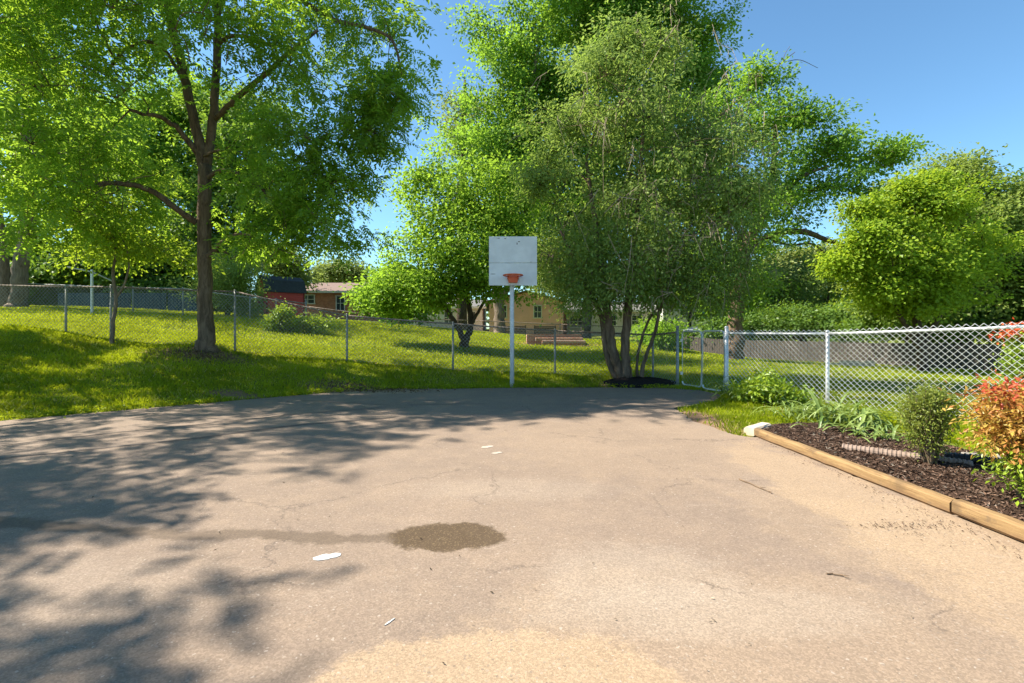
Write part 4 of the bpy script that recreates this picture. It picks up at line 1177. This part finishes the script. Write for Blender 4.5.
def strap_clump(name, label, c, n, L, W, mat, seed, spread=.18):
    r = np.random.default_rng(seed)
    m = MB()
    for _ in range(n):
        a = r.uniform(0, 2 * PI); l = L * r.uniform(.55, 1.15); w = W * r.uniform(.7, 1.2)
        el = r.uniform(.7, 1.45)
        b = np.array(c) + np.array([r.normal(0, spread), r.normal(0, spread), 0])
        h = np.array([math.cos(a), math.sin(a), 0]); s = np.array([-h[1], h[0], 0])
        pts, ang = [b], el
        k = 8
        for i in range(k):
            ang -= r.uniform(.08, .42) * (.5 + i / k)
            pts.append(pts[-1] + (h * math.cos(ang) + np.array([0, 0, math.sin(ang)])) * l / k)
        pts = np.array(pts); pts[:, 2] = np.maximum(pts[:, 2], c[2] + .015)
        ww = w * np.sin(np.linspace(.35, PI - .03, k + 1)) ** .6
        v = np.concatenate([pts - s * ww[:, None] / 2 + np.array([0, 0, .006]), pts, pts + s * ww[:, None] / 2 + np.array([0, 0, .006])])
        K = k + 1
        f = np.array([[j * K + i, j * K + i + 1, (j + 1) * K + i + 1, (j + 1) * K + i] for j in (0, 1) for i in range(k)])
        m.add(v, f, np.clip(r.normal(.5, .25) + np.linspace(-.2, .25, K)[None, :].repeat(3, 0).ravel(), 0, 1))
    o = m.build(name, mat, origin=c, tint=True)
    tag(o, label, 'plant')
    return o


strap_clump('daylily', 'sprawling strap-leaved daylily clump in the middle of the bed before the second fence post', (5.0, 7.3, .06), 120, .78, .04, lf_strap, 81, .28)
strap_clump('daylily', 'strap-leaved daylily clump at the end post of the silver fence', (5.1, 10.75, .03), 60, .75, .036, lf_strap, 82, .2)
strap_clump('daylily', 'low thin strap-leaved plants between the leafy weeds and the sprawling daylily', (4.85, 8.1, .04), 70, .5, .028, lf_strap, 83, .26)
strap_clump('daylily', 'small strap-leaved tuft at the edge of the mulch behind the ribbed drain pipe', (4.75, 6.3, .07), 46, .42, .03, lf_strap, 84, .2)


def bush(name, label, cat, c, lobes, mats, leaf, nst, seed, cr=.08, sp=.12, dens=1.3, droop=.1, flare=1.0):
    """mats: [(part, material, z from, z to)]"""
    r = np.random.default_rng(seed)
    T = thing(name, label, cat, c)
    sb = MB()
    cls = []
    for lb in lobes:
        lbw = (c[0] + lb[0], c[1] + lb[1], c[2] + lb[2], *lb[3:])
        cls.append(darts(r, lbw, sp, dens, 2.4))
    cl = np.concatenate(cls)
    cl = cl[cl[:, 2] > c[2] + .03]
    bs = [np.array(c) + np.array([r.normal(0, .05), r.normal(0, .05), -.03]) for _ in range(nst)]
    for p in cl:
        b = bs[r.integers(nst)]
        q = b * .45 + p * .55; q[2] = b[2] * .4 + p[2] * .6
        q[:2] = b[:2] + (p[:2] - b[:2]) * .4
        sb.tube(catmull(np.array([b, q, p]), 4), np.linspace(.008, .003, 9), 4, cap=False)
    sb.build('stems', stemwood, T)
    n, L, W = leaf
    for part, mat, z0, z1 in mats:
        k = (cl[:, 2] - c[2] >= z0) & (cl[:, 2] - c[2] < z1)
        q = cl[k]; M = len(q)
        if not M: continue
        off = r.normal(0, 1, (M * n, 3)) * cr * np.array([1, 1, .8])
        sz = r.uniform(.7, 1.3, M * n)
        m = MB()
        add_leaves(m, np.repeat(q, n, 0) + off, unit(off) + r.normal(0, .35, (M * n, 3)) + np.array([0, 0, -droop]), r.normal(0, .5, (M * n, 3)) + np.array([0, 0, 1]), L * sz, W * sz, np.clip(np.repeat(r.normal(.5, .22, M), n) + r.normal(0, .2, M * n), 0, 1))
        m.build(part, mat, T, tint=True)
    return T


bush('shrub', 'small upright green shrub with a narrow bare foot standing in the mulch', 'shrub', (4.36, 5.05, .08), [(0, 0, .55, .24, .22, .20), (-.04, 0, .38, .18, .17, .2), (.05, .02, .68, .20, .2, .12), (0, 0, .2, .10, .1, .12), (-.1, 0, .66, .14, .14, .12)], [('crown', lf_box, 0, 9)], (36, .030, .013), 7, 85, .05, .072, 1.2)
# the red bush
bush('heavenly_bamboo', 'red, orange and green leafy bush at the right edge in front of the fence', 'bush', (4.22, 3.95, .06), [(.0, -.1, .46, .36, .3, .28), (.02, -.22, .66, .3, .2, .2), (0, 0, .74, .38, .3, .20), (.12, .0, .87, .26, .22, .11), (-.05, 0, .62, .26, .24, .2), (.05, -.1, .34, .26, .24, .2), (-.02, -.25, .22, .22, .2, .16), (-.2, .02, .74, .16, .16, .14)],
     [('green_foliage', lf_weed, 0, .46), ('orange_foliage', lf_orange, .46, .86), ('red_foliage', lf_red, .86, 3)], (42, .052, .021), 9, 86, .075, .12, 1.3)
bush('leafy_weed', 'bright green broad-leaved weeds at the foot of the fence beside its end post', 'weed', (5.0, 9.6, .03), [(0, 0, .28, .42, .4, .22), (.3, -.4, .22, .36, .3, .18), (.1, .1, .48, .2, .2, .14), (-.1, .5, .2, .3, .3, .16)], [('foliage', lf_weed, 0, 9)], (26, .10, .055), 8, 87, .09, .15, 1.2)
bush('leafy_weed', 'tall green weeds behind the weathered fence, in front of the red shed', 'weed', on(283, 19), [(0, 0, .55, .5, .4, .45), (.5, .2, .3, .5, .4, .3), (-.3, 0, .3, .4, .4, .3), (1.2, .3, .3, .7, .4, .28)], [('foliage', lf_weed, 0, 9)], (30, .14, .08), 8, 88, .14, .24, 1.2)
bush('rose_bush', 'top of an orange-red flowering shrub standing beyond the silver fence at the right edge', 'bush', on(1030, 10.5), [(0, 0, .8, .5, .4, .6), (0, 0, 1.45, .5, .35, .2), (.4, 0, 1.3, .4, .3, .3)], [('foliage', lf_weed, 0, 1.38), ('blossoms', leafmat('blossom', (.6, .06, .02), (.75, .16, .05), (.6, .1, .03), .3), 1.38, 4)], (26, .075, .05), 8, 89, .09, .16, 1.2)

# black mulch mound round the many-stemmed tree
m = MB()
a = np.linspace(0, 2 * PI, 41)[:-1]
rings = [(1.0, .0), (.9, .10), (.7, .16), (.4, .20), (.02, .22)]
v = []
r = np.random.default_rng(91)
jit = 1 + .10 * np.sin(a * 3 + 1) + .06 * np.sin(a * 7)
for q, h in rings:
    for i, k in enumerate(a):
        v.append((3.52 + math.cos(k) * 1.10 * q * jit[i], 13.45 + math.sin(k) * .62 * q * jit[i], .0 + h * (1 + r.normal(0, .08)) - .01))
f = [[j * 40 + i, j * 40 + (i + 1) % 40, (j + 1) * 40 + (i + 1) % 40, (j + 1) * 40 + i] for j in range(len(rings) - 1) for i in range(40)]
m.add(v, f)
o = m.build('mulch_mound', black_mulch, smooth=True); tag(o, None, None, kind='structure')

# bits lying on the driveway
scrap = simple('white_scrap', (.42, .42, .41), (.52, .52, .50), 6, .7)


def flat(name, label, c, w, h, rz, mat, cat, seed, n=14, th=.004):
    r = np.random.default_rng(seed)
    a = np.linspace(0, 2 * PI, n, endpoint=False)
    rr = np.clip(1 + .28 * np.sin(2 * a + 1) + r.normal(0, .16, n), .4, 1.6)
    p = np.stack([np.cos(a) * w / 2 * rr, np.sin(a) * h / 2 * rr], 1) @ rot(0, 0, rz)[:2, :2].T + np.array(c)
    o = MB().prism(p, .001, th).build(name, mat, origin=(*c, 0))
    tag(o, label, cat)


flat('paper_scrap', 'white flat scrap lying on the driveway in front of the damp stain', G(327, 557)[:2], .13, .10, .2, scrap, 'scrap', 1)
flat('paper_scrap', 'narrow white strip of scrap lying near the sandy patch', G(390, 622)[:2], .055, .012, 1.0, scrap, 'scrap', 2)
for (px, py, s, l) in ((487, 447, .14, 'pale chalky mark on the middle of the driveway, upper of two'), (497, 453, .10, 'pale chalky mark on the middle of the driveway, lower of two')):
    flat('chalk_mark', l, G(px, py)[:2], s, s * .8, .4, simple('chalk', (.33, .28, .23), (.42, .37, .31), 20, .9), 'mark', px)
twig_m = simple('twig_wood', (.10, .065, .04), (.20, .14, .09), 20, .9)


def twig(label, a, b, r0=.006):
    m = MB()
    r = np.random.default_rng(int(a[0] * 100) + 5)
    a = np.array([a[0], a[1], r0 + .002]); b = np.array([b[0], b[1], r0 + .002])
    s = np.linspace(0, 1, 7)[:, None]
    p = a * (1 - s) + b * s + np.c_[r.normal(0, .006, (7, 2)), np.zeros(7)]
    m.tube(p, np.linspace(r0, r0 * .5, 7), 6)
    m.tube([p[4], p[4] + np.array([.04, -.03, .012])], [r0 * .6, r0 * .3], 5); m.tube([p[5], p[5] + np.array([.01, -.06, .01])], [r0 * .5, r0 * .3], 5)
    o = m.build('twig', twig_m, origin=a); tag(o, label, 'twig', 'twigs on the driveway')


twig('long dark twig on the driveway near the middle of the long timber', G(739, 480), G(773, 494), .007)
twig('short dark twig on the bare tarmac left of the debris by the timbers', G(828, 575), G(842, 576), .005)

# ----------------------------------------------------------------------------- buildings and far yard things
def brick(name, c1, c2, mortar, sc=1.0):
    t = NT(name)
    co = t.coord()
    sw = t.n('ShaderNodeSeparateXYZ', {0: co})
    vec = t.n('ShaderNodeCombineXYZ', {0: t.math('ADD', sw.outputs[0], sw.outputs[1]), 1: sw.outputs[2], 2: 0.0}).outputs[0]
    b = t.n('ShaderNodeTexBrick', {'Vector': vec, 'Color1': c1, 'Color2': c2, 'Mortar': mortar, 'Scale': 1.0, 'Mortar Size': .012, 'Brick Width': .23 * sc, 'Row Height': .08 * sc})
    nz = t.noise(co, 2.0, 4)
    return t.pbr(t.mix(1.0, b.outputs['Color'], t.ramp(nz, [(.3, .8), (.7, 1.12)]), 'MULTIPLY'), .9, spec=.15)


def siding(name, c, gap=.18):
    t = NT(name)
    co = t.coord()
    z = t.n('ShaderNodeSeparateXYZ', {0: co}).outputs[2]
    fr = t.math('FRACT', t.math('MULTIPLY', z, 1 / gap))
    nz = t.noise(co, 1.2, 4)
    return t.pbr(t.mix(1.0, c, t.ramp(nz, [(.3, .88), (.7, 1.08)]), 'MULTIPLY'), .8, t.bump(fr, .5, .03), spec=.15)


brick_red = brick('house_brick', (.50, .15, .075), (.62, .24, .12), (.42, .24, .16))
brick_low = brick('planter_brick', (.30, .12, .07), (.40, .2, .13), (.38, .33, .28))
shingle = simple('brown_shingles', (.14, .095, .078), (.22, .155, .13), 10, .9, .4, stretch=(1, 1, 4))
shingle_g = simple('grey_shingles', (.10, .10, .10), (.17, .165, .16), 10, .9, .4)
slate = simple('shed_roofing', (.035, .036, .037), (.06, .062, .062), 6, .8, .2)
trim_w = simple('white_trim', (.62, .60, .55), (.74, .72, .68), 6, .7)
glass = simple('window_glass', (.03, .036, .04), (.08, .09, .10), 1.5, .12, spec=.6)
peach = siding('peach_siding', (.80, .45, .40))
white_s = siding('white_siding', (.60, .59, .55))
red_s = siding('red_boards', (.66, .10, .08), .2)
red_dk = simple('red_trim', (.20, .025, .022), (.28, .04, .035), 5, .8)


def window(T, c, w, h, rz, thing_depth=.06, wallname='window'):
    R = rot(0, 0, rz)
    m = MB()
    for dx, dz, bw, bh in ((-w / 2, 0, .09, h), (w / 2, 0, .09, h), (0, h / 2, w + .18, .09), (0, -h / 2, w + .22, .10), (0, 0, .05, h), (0, 0, w, .05)):
        p = np.array(c) + R @ np.array([dx, -thing_depth, dz])
        m.box(p, (bw, .08, bh), rz=rz)
    f_ = m.build('window', trim_w, T)
    g = MB(); g.box(np.array(c) + R @ np.array([0, -.02, 0]), (w - .09, .03, h - .09), rz=rz)
    g.build('pane', glass, f_)


def house(name, label, c, w, d, h, rz, wallm, roofm, rise, wins, gable_front=False, over=.45, extra=None):
    """c: middle of the front foot, w along the front, d deep"""
    T = thing(name, label, 'house', c)
    R = rot(0, 0, rz)
    def L(x, y, z): return np.array(c) + R @ np.array([x, y, z])
    m = MB()
    v = [L(sx * w / 2, y, z) for z in (-1.0, h) for sx, y in ((-1, 0), (1, 0), (1, d), (-1, d))]
    m.add(v, [[0, 1, 5, 4], [1, 2, 6, 5], [2, 3, 7, 6], [3, 0, 4, 7]])
    if gable_front:
        m.add([L(-w / 2, 0, h), L(w / 2, 0, h), L(0, 0, h + rise)], [[0, 1, 2]])
        m.add([L(-w / 2, d, h), L(w / 2, d, h), L(0, d, h + rise)], [[0, 1, 2]])
    else:
        for sx in (-1, 1):
            m.add([L(sx * w / 2, 0, h), L(sx * w / 2, d, h), L(sx * w / 2, d / 2, h + rise)], [[0, 1, 2]])
    m.build('wall', wallm, T)
    m = MB()
    o_ = over
    if gable_front:
        k = rise / (w / 2)
        for sx in (-1, 1):
            m.add([L(0, -o_, h + rise + .05), L(0, d + o_, h + rise + .05), L(sx * (w / 2 + o_), d + o_, h - k * o_ + .05), L(sx * (w / 2 + o_), -o_, h - k * o_ + .05),
                   L(0, -o_, h + rise + .2), L(0, d + o_, h + rise + .2), L(sx * (w / 2 + o_), d + o_, h - k * o_ + .2), L(sx * (w / 2 + o_), -o_, h - k * o_ + .2)],
                  [[0, 1, 2, 3], [4, 5, 6, 7], [0, 3, 7, 4], [1, 2, 6, 5], [2, 3, 7, 6]])
    else:
        k = rise / (d / 2)
        for sy in (0, 1):
            ye = -o_ if sy == 0 else d + o_
            m.add([L(-w / 2 - o_, d / 2, h + rise + .05), L(w / 2 + o_, d / 2, h + rise + .05), L(w / 2 + o_, ye, h - k * o_ + .05), L(-w / 2 - o_, ye, h - k * o_ + .05),
                   L(-w / 2 - o_, d / 2, h + rise + .2), L(w / 2 + o_, d / 2, h + rise + .2), L(w / 2 + o_, ye, h - k * o_ + .2), L(-w / 2 - o_, ye, h - k * o_ + .2)],
                  [[0, 1, 2, 3], [4, 5, 6, 7], [0, 3, 7, 4], [1, 2, 6, 5], [2, 3, 7, 6]])
    rf = m.build('roof', roofm, T)
    if not gable_front:
        m = MB(); m.box(L(0, -o_ - .03, h - rise / (d / 2) * o_ + .1), (w + 2 * o_, .05, .24), rz=rz); m.build('fascia', trim_w, rf)
    for (x, z, ww, hh) in wins:
        window(T, L(x, 0, z), ww, hh, rz)
    return T, L


base = on(340, 55)
bz = P(340, 320, 55)[2]
T, L_ = house('brick_house', 'red brick house with brown shingle roof, right of the red shed', (P(345, 0, 55)[0], 55, bz), 12.5, 8, 3.2, 0, brick_red, shingle, 1.25, [(-4.2, 2.35, 1.5, 1.0), (-.5, 1.9, .95, 1.7), (3.6, 2.2, 1.5, 1.2)])
for q in ((-3, 2.5, 3.9), (2, 3.2, 4.1)):
    m = MB(); m.tube([L_(*q), L_(q[0], q[1], q[2] + .6)], .06, 8); m.build('vent_pipe', trim_w, T)
T, L_ = house('peach_house', 'peach house with a low gable behind the hoop', (P(526, 0, 50)[0], 50, P(526, 334, 50)[2]), 7.6, 9, 3.3, 0, peach, shingle, 1.0, [(1.2, 2.3, .8, 1.3), (-2.4, 2.3, .8, 1.3)], True)
house('white_house', 'white-sided house wing left of the peach house', (P(446, 0, 53)[0], 53, P(446, 334, 53)[2]), 8.0, 8, 2.9, 0, white_s, shingle_g, 1.0, [(-2.6, 1.8, 1.2, 1.2), (.3, 1.8, 1.0, 1.4), (2.8, 1.8, .9, 1.3)])
house('grey_house', 'pale grey house right of the peach house, behind the many-stemmed tree', (P(610, 0, 54)[0], 54, P(610, 334, 54)[2]), 9.6, 8, 2.6, 0, siding('grey_siding', (.55, .50, .46)), shingle_g, 1.1, [(-3.6, 1.4, 1.8, 1.3), (.2, 1.5, 1.0, 1.2), (3, 1.5, 1.2, 1.2)])
T, L_ = house('grey_house', 'pale house half hidden by trees beyond the gate, with a bright blue shutter', (P(705, 0, 52)[0], 52, P(705, 334, 52)[2]), 9, 8, 4.2, 0, siding('pale_siding', (.5, .5, .48)), shingle_g, 1.2, [(-2.2, 2.6, 1.0, 1.3), (2.5, 2.6, 1.0, 1.3)])
m = MB(); m.box(L_(-.25, -.05, 2.5), (.9, .06, 1.9)); m.build('shutter', simple('blue_paint', (.04, .26, .55), (.06, .33, .62), 5, .6), T)

# red barn-style shed
c = P(266, 319, 38)
sh = np.array([c[0], 38, c[2]])
rzs = math.radians(40)
T = thing('barn_shed', 'red barn-style garden shed with a dark gambrel roof', 'shed', sh)
R = rot(0, 0, rzs)
def S(x, y, z): return sh + R @ np.array([x, y, z])
w_, l_, hs = 3.0, 2.9, 2.2
prof = [(0, hs), (w_ * .17, hs + .85), (w_ * .5, hs + 1.25), (w_ * .83, hs + .85), (w_, hs)]
m = MB()
v = []
for x in (0, l_):
    v += [S(x, 0, -.6), *[S(x, a, b) for a, b in prof], S(x, w_, -.6)]
n = 7
m.add(v, [[0, 1, n + 1, n], [5, 6, n + 6, n + 5]])
m.f.append(np.array([list(range(7))])); m.f.append(np.array([[n + i for i in range(7)][::-1]]))
m.build('wall', red_s, T)
m = MB()
pr2 = [(-.12, hs - .08), *prof[1:4], (w_ + .12, hs - .08)]
pr2[1:4] = [(a, b + .03) for a, b in pr2[1:4]]
for (a, b), (a2, b2) in zip(pr2[:-1], pr2[1:]):
    q = [S(x, y, z + dz) for dz in (0.02, .1) for x, y, z in ((-.15, a, b), (l_ + .15, a, b), (l_ + .15, a2, b2), (-.15, a2, b2))]
    m.add(q, [[0, 1, 2, 3], [4, 5, 6, 7], [0, 1, 5, 4], [1, 2, 6, 5], [2, 3, 7, 6], [3, 0, 4, 7]])
m.build('roof', slate, T)
m = MB(); m.box(S(-.03, w_ / 2, .95), (.06, 1.5, 1.9), rz=rzs); m.build('door', red_dk, T)
for x in (.05, l_ - .05):
    m = MB(); m.box(S(x, -.03, hs / 2), (.1, .05, hs), rz=rzs); m.build('corner_trim', red_dk, T)
# tv aerial mast behind the shed
T = thing('tv_aerial', 'thin grey television aerial on a mast behind the red shed', 'aerial', on(262, 46))
ab = np.array(on(262, 46)); at = P(262, 248, 46)
m = MB(); m.tube([ab - np.array([0, 0, .2]), at], .05, 8); m.build('mast', galv_old, T)
m = MB()
m.tube([at + np.array([-1.3, 0, -.1]), at + np.array([1.7, .2, -.9])], .035, 6)
for k in np.linspace(0, 1, 9):
    q = at + np.array([-1.3 + 3.0 * k, .2 * k, -.1 - .8 * k])
    m.tube([q + np.array([.1, -.3, -.5 + .2 * k]), q + np.array([-.1, .3, .5 - .2 * k])], .02, 5)
m.build('antenna', galv_old, T)

# blue-grey panels behind the far fence
bluep = simple('blue_grey_panel', (.025, .05, .085), (.07, .11, .17), 3, .8)
T = thing('panel_fence', 'low blue-grey panel fence in the shade behind the far wire fence', 'fence', on(120, 27))
for k, (a, b) in enumerate(((58, 92), (93, 130), (131, 165), (166, 200))):
    p, q = P(a, 293, 27), P(b, 293, 27)
    z0 = gz((p[0] + q[0]) / 2, 27)
    m = MB(); m.box(((p[0] + q[0]) / 2, 27 + .05 * k, (z0 + p[2]) / 2), (q[0] - p[0] - .03, .05, p[2] - z0))
    for j in range(9): m.box((p[0] + (q[0] - p[0]) * (j + .5) / 9, 26.965 + .05 * k, (z0 + p[2]) / 2), (.05, .03, p[2] - z0 - .06))
    m.build('panel', bluep, T)
T = thing('clothesline_post', 'grey metal clothesline T-post behind the wire fence at left', 'clothesline post', on(92, 20.5))
b = on(92, 20.5); tp = P(92, 272, 20.5)
m = MB(); m.tube([b - np.array([0, 0, .2]), tp + np.array([0, 0, .1])], .05, 10); m.build('pole', galv, T)
m = MB(); m.tube([P(67, 267, 19.9), tp, P(112, 281, 21.2)], .03, 8); m.build('crossarm', galv, T)

# planter and lattice in the far lawn
T = thing('brick_planter', 'low red brick planter box on the lawn right of the hoop pole', 'planter', on(554, 24))
b = on(554, 24)
m = MB()
zt = P(0, 334.5, 24)[2]
zb = b[2] - .2
for dx, dy, sx, sy in ((0, -.5, 2.7, .2), (0, .5, 2.7, .2), (-1.25, 0, .2, .8), (1.25, 0, .2, .8)):
    m.box((b[0] + dx, 24.5 + dy, (zt + zb) / 2), (sx, sy, zt - zb))
m.build('wall', brick_low, T)
m = MB(); m.box((b[0], 24.5, zt - .06), (2.3, .8, .06)); m.build('soil', mulch_mat, T)
m = MB()
for dx, w0, zz in ((-.1, 2.3, .12), (.1, 2.1, .26)):
    m.box((b[0] + dx + .3, 23.55 - zz, b[2] + .42 - zz), (w0, .22, .16), bevel=.02)
m.build('brick_step', brick_low, T)
wood_dk = simple('dark_wood', (.06, .04, .03), (.12, .085, .065), 8, .9, .3, stretch=(1, 1, 6))
grp = 'dark wooden slat panels before the houses'
for (a, b_, lab) in ((505, 526, 'dark brown slat panel just right of the hoop pole, before the peach house'), (534, 556, 'dark brown slat panel before the right half of the peach house'), (385, 408, 'dark brown slat panel before the brick house, left of the white wing'), (452, 470, 'dark brown slat panel before the white house wing')):
    p, q = P(a, 326, 36), P(b_, 326, 36)
    cx = (p[0] + q[0]) / 2
    z0 = min(gz(cx, 36), p[2] - .7)
    T = thing('slat_panel', lab, 'fence panel', (cx, 36, z0), grp)
    m = MB()
    for j in range(5): m.box((cx, 36, z0 + .12 + (p[2] - z0 - .12) * (j + .5) / 5), (q[0] - p[0], .03, (p[2] - z0 - .12) / 5 - .03))
    m.build('slats', wood_dk, T)
    for sx in (-1, 1):
        m = MB(); m.box((cx + sx * ((q[0] - p[0]) / 2 - .05), 36.04, (z0 + p[2]) / 2), (.09, .06, p[2] - z0 + .1)); m.build('post', wood_dk, T)

# grey timber fence round the right yard
wood_gr = simple('shade_dark_boards', (.04, .034, .03), (.11, .095, .083), 6, .9, .3, stretch=(4, 4, .5))  # grey boards, colour darkened to stand in for shade over the fence
T = thing('board_fence', 'weathered grey board fence along the back of the right yard', 'fence', P(740, 361, 25.5))
pts = [P(690, 356, 29.0), P(745, 360, 26.0), P(880, 366, 21.3), P(1010, 374, 17.4), P(1150, 384, 14.4)]
tops = [338, 340, 343, 344, 346]
for k in range(4):
    a, b = pts[k], pts[k + 1]
    za, zb_ = P(0, tops[k], a[1])[2], P(0, tops[k + 1], b[1])[2]
    L = np.linalg.norm((b - a)[:2]); n = int(L / .15)
    rz = math.atan2(b[1] - a[1], b[0] - a[0])
    m = MB()
    for j in range(n):
        s = (j + .5) / n
        p = a + (b - a) * s
        z0 = gz(p[0], p[1]) - .05; z1 = za + (zb_ - za) * s + rng.normal(0, .012)
        m.box((p[0], p[1], (z0 + z1) / 2), (.138, .022, z1 - z0), rz=rz)
    m.build('boards', wood_gr, T)
    m = MB()
    for hh in (.25, .85):
        p = (a + b) / 2
        m.tube([(a[0], a[1] + .06, gz(a[0], a[1]) + hh), (b[0], b[1] + .06, gz(b[0], b[1]) + hh)], .04, 4)
    m.build('rail', wood_gr, T)
# small grey shed beyond the gate
c = on(708, 31)
T = thing('garden_shed', 'small grey shed with a low roof beyond the gate', 'shed', c)
m = MB(); zt = P(0, 331, 31)[2]
m.box((c[0], 32, (c[2] + zt) / 2 - .1), (2.6, 1.8, zt - c[2] + .2)); m.build('wall', wood_gr, T)
m = MB(); m.box((c[0], 31.9, zt + .10), (3.0, 2.3, .10), rx=.12); m.build('roof', simple('shed_tin', (.2, .24, .27), (.3, .34, .37), 5, .5), T)
m = MB(); m.box((c[0] + .2, 31.08, c[2] + .7), (.8, .04, 1.4)); m.build('door', wood_gr, T)
# pale plank in the right yard
c = P(850, 369, 19.5)
z = gz(c[0], 19.5)
m = MB(); m.box((c[0], 19.5, z + .10), (1.7, .30, .10), rz=-.12, bevel=.01); m.box((c[0] + .2, 19.4, z + .2), (1.2, .22, .09), rz=-.2, bevel=.01)
o = m.build('plank_pile', pale_t, origin=(c[0], 19.5, z)); tag(o, 'two pale weathered planks lying on the grass of the right yard', 'planks')

# ----------------------------------------------------------------------------- light, sky, camera
sun_v = Vector((-.992, .12, 0)).normalized()
EL = math.radians(48)
sd = Vector((sun_v.x * math.cos(EL), sun_v.y * math.cos(EL), math.sin(EL)))
sl = bpy.data.lights.new('sun', 'SUN'); sl.energy = 4.2; sl.angle = math.radians(.55); sl.color = (1.0, .91, .77)
so = bpy.data.objects.new('sun', sl); C.objects.link(so)
so.rotation_euler = (-sd).to_track_quat('-Z', 'Y').to_euler()
so.location = (-20, 10, 30)
w = bpy.data.worlds.new('World'); bpy.context.scene.world = w; w.use_nodes = True
nt = w.node_tree
sky = nt.nodes.new('ShaderNodeTexSky'); sky.sky_type = 'NISHITA'; sky.sun_disc = False
sky.sun_elevation = EL; sky.sun_rotation = math.atan2(sun_v.x, sun_v.y)
sky.air_density = 1.0; sky.dust_density = .2; sky.ozone_density = 1.8
bg = nt.nodes['Background']; bg.inputs[1].default_value = .12
hs = nt.nodes.new('ShaderNodeMix'); hs.data_type = 'RGBA'; hs.blend_type = 'MULTIPLY'; hs.inputs[0].default_value = 1.0
hs.inputs[7].default_value = (.41, .555, .59, 1)
nt.links.new(sky.outputs[0], hs.inputs[6])
nt.links.new(hs.outputs[2], bg.inputs[0])

cam = bpy.data.cameras.new('camera'); co_ = bpy.data.objects.new('camera', cam); C.objects.link(co_)
cam.sensor_width = 36; cam.lens = 36 * F / 1024; cam.shift_y = -(341.5 - HY) / 1024
cam.clip_start = .05; cam.clip_end = 2000
co_.location = (0, 0, CAMZ); co_.rotation_euler = (PI / 2, 0, 0)
sc = bpy.context.scene
sc.camera = co_
sc.view_settings.view_transform = 'Standard'; sc.view_settings.look = 'None'; sc.view_settings.gamma = 1; sc.view_settings.exposure = 1.74
sc.render.engine = 'CYCLES'
sc.cycles.max_bounces = 10; sc.cycles.diffuse_bounces = 5; sc.cycles.transmission_bounces = 8; sc.cycles.glossy_bounces = 2
for o in bpy.data.objects:
    if '_o' in o: del o['_o']
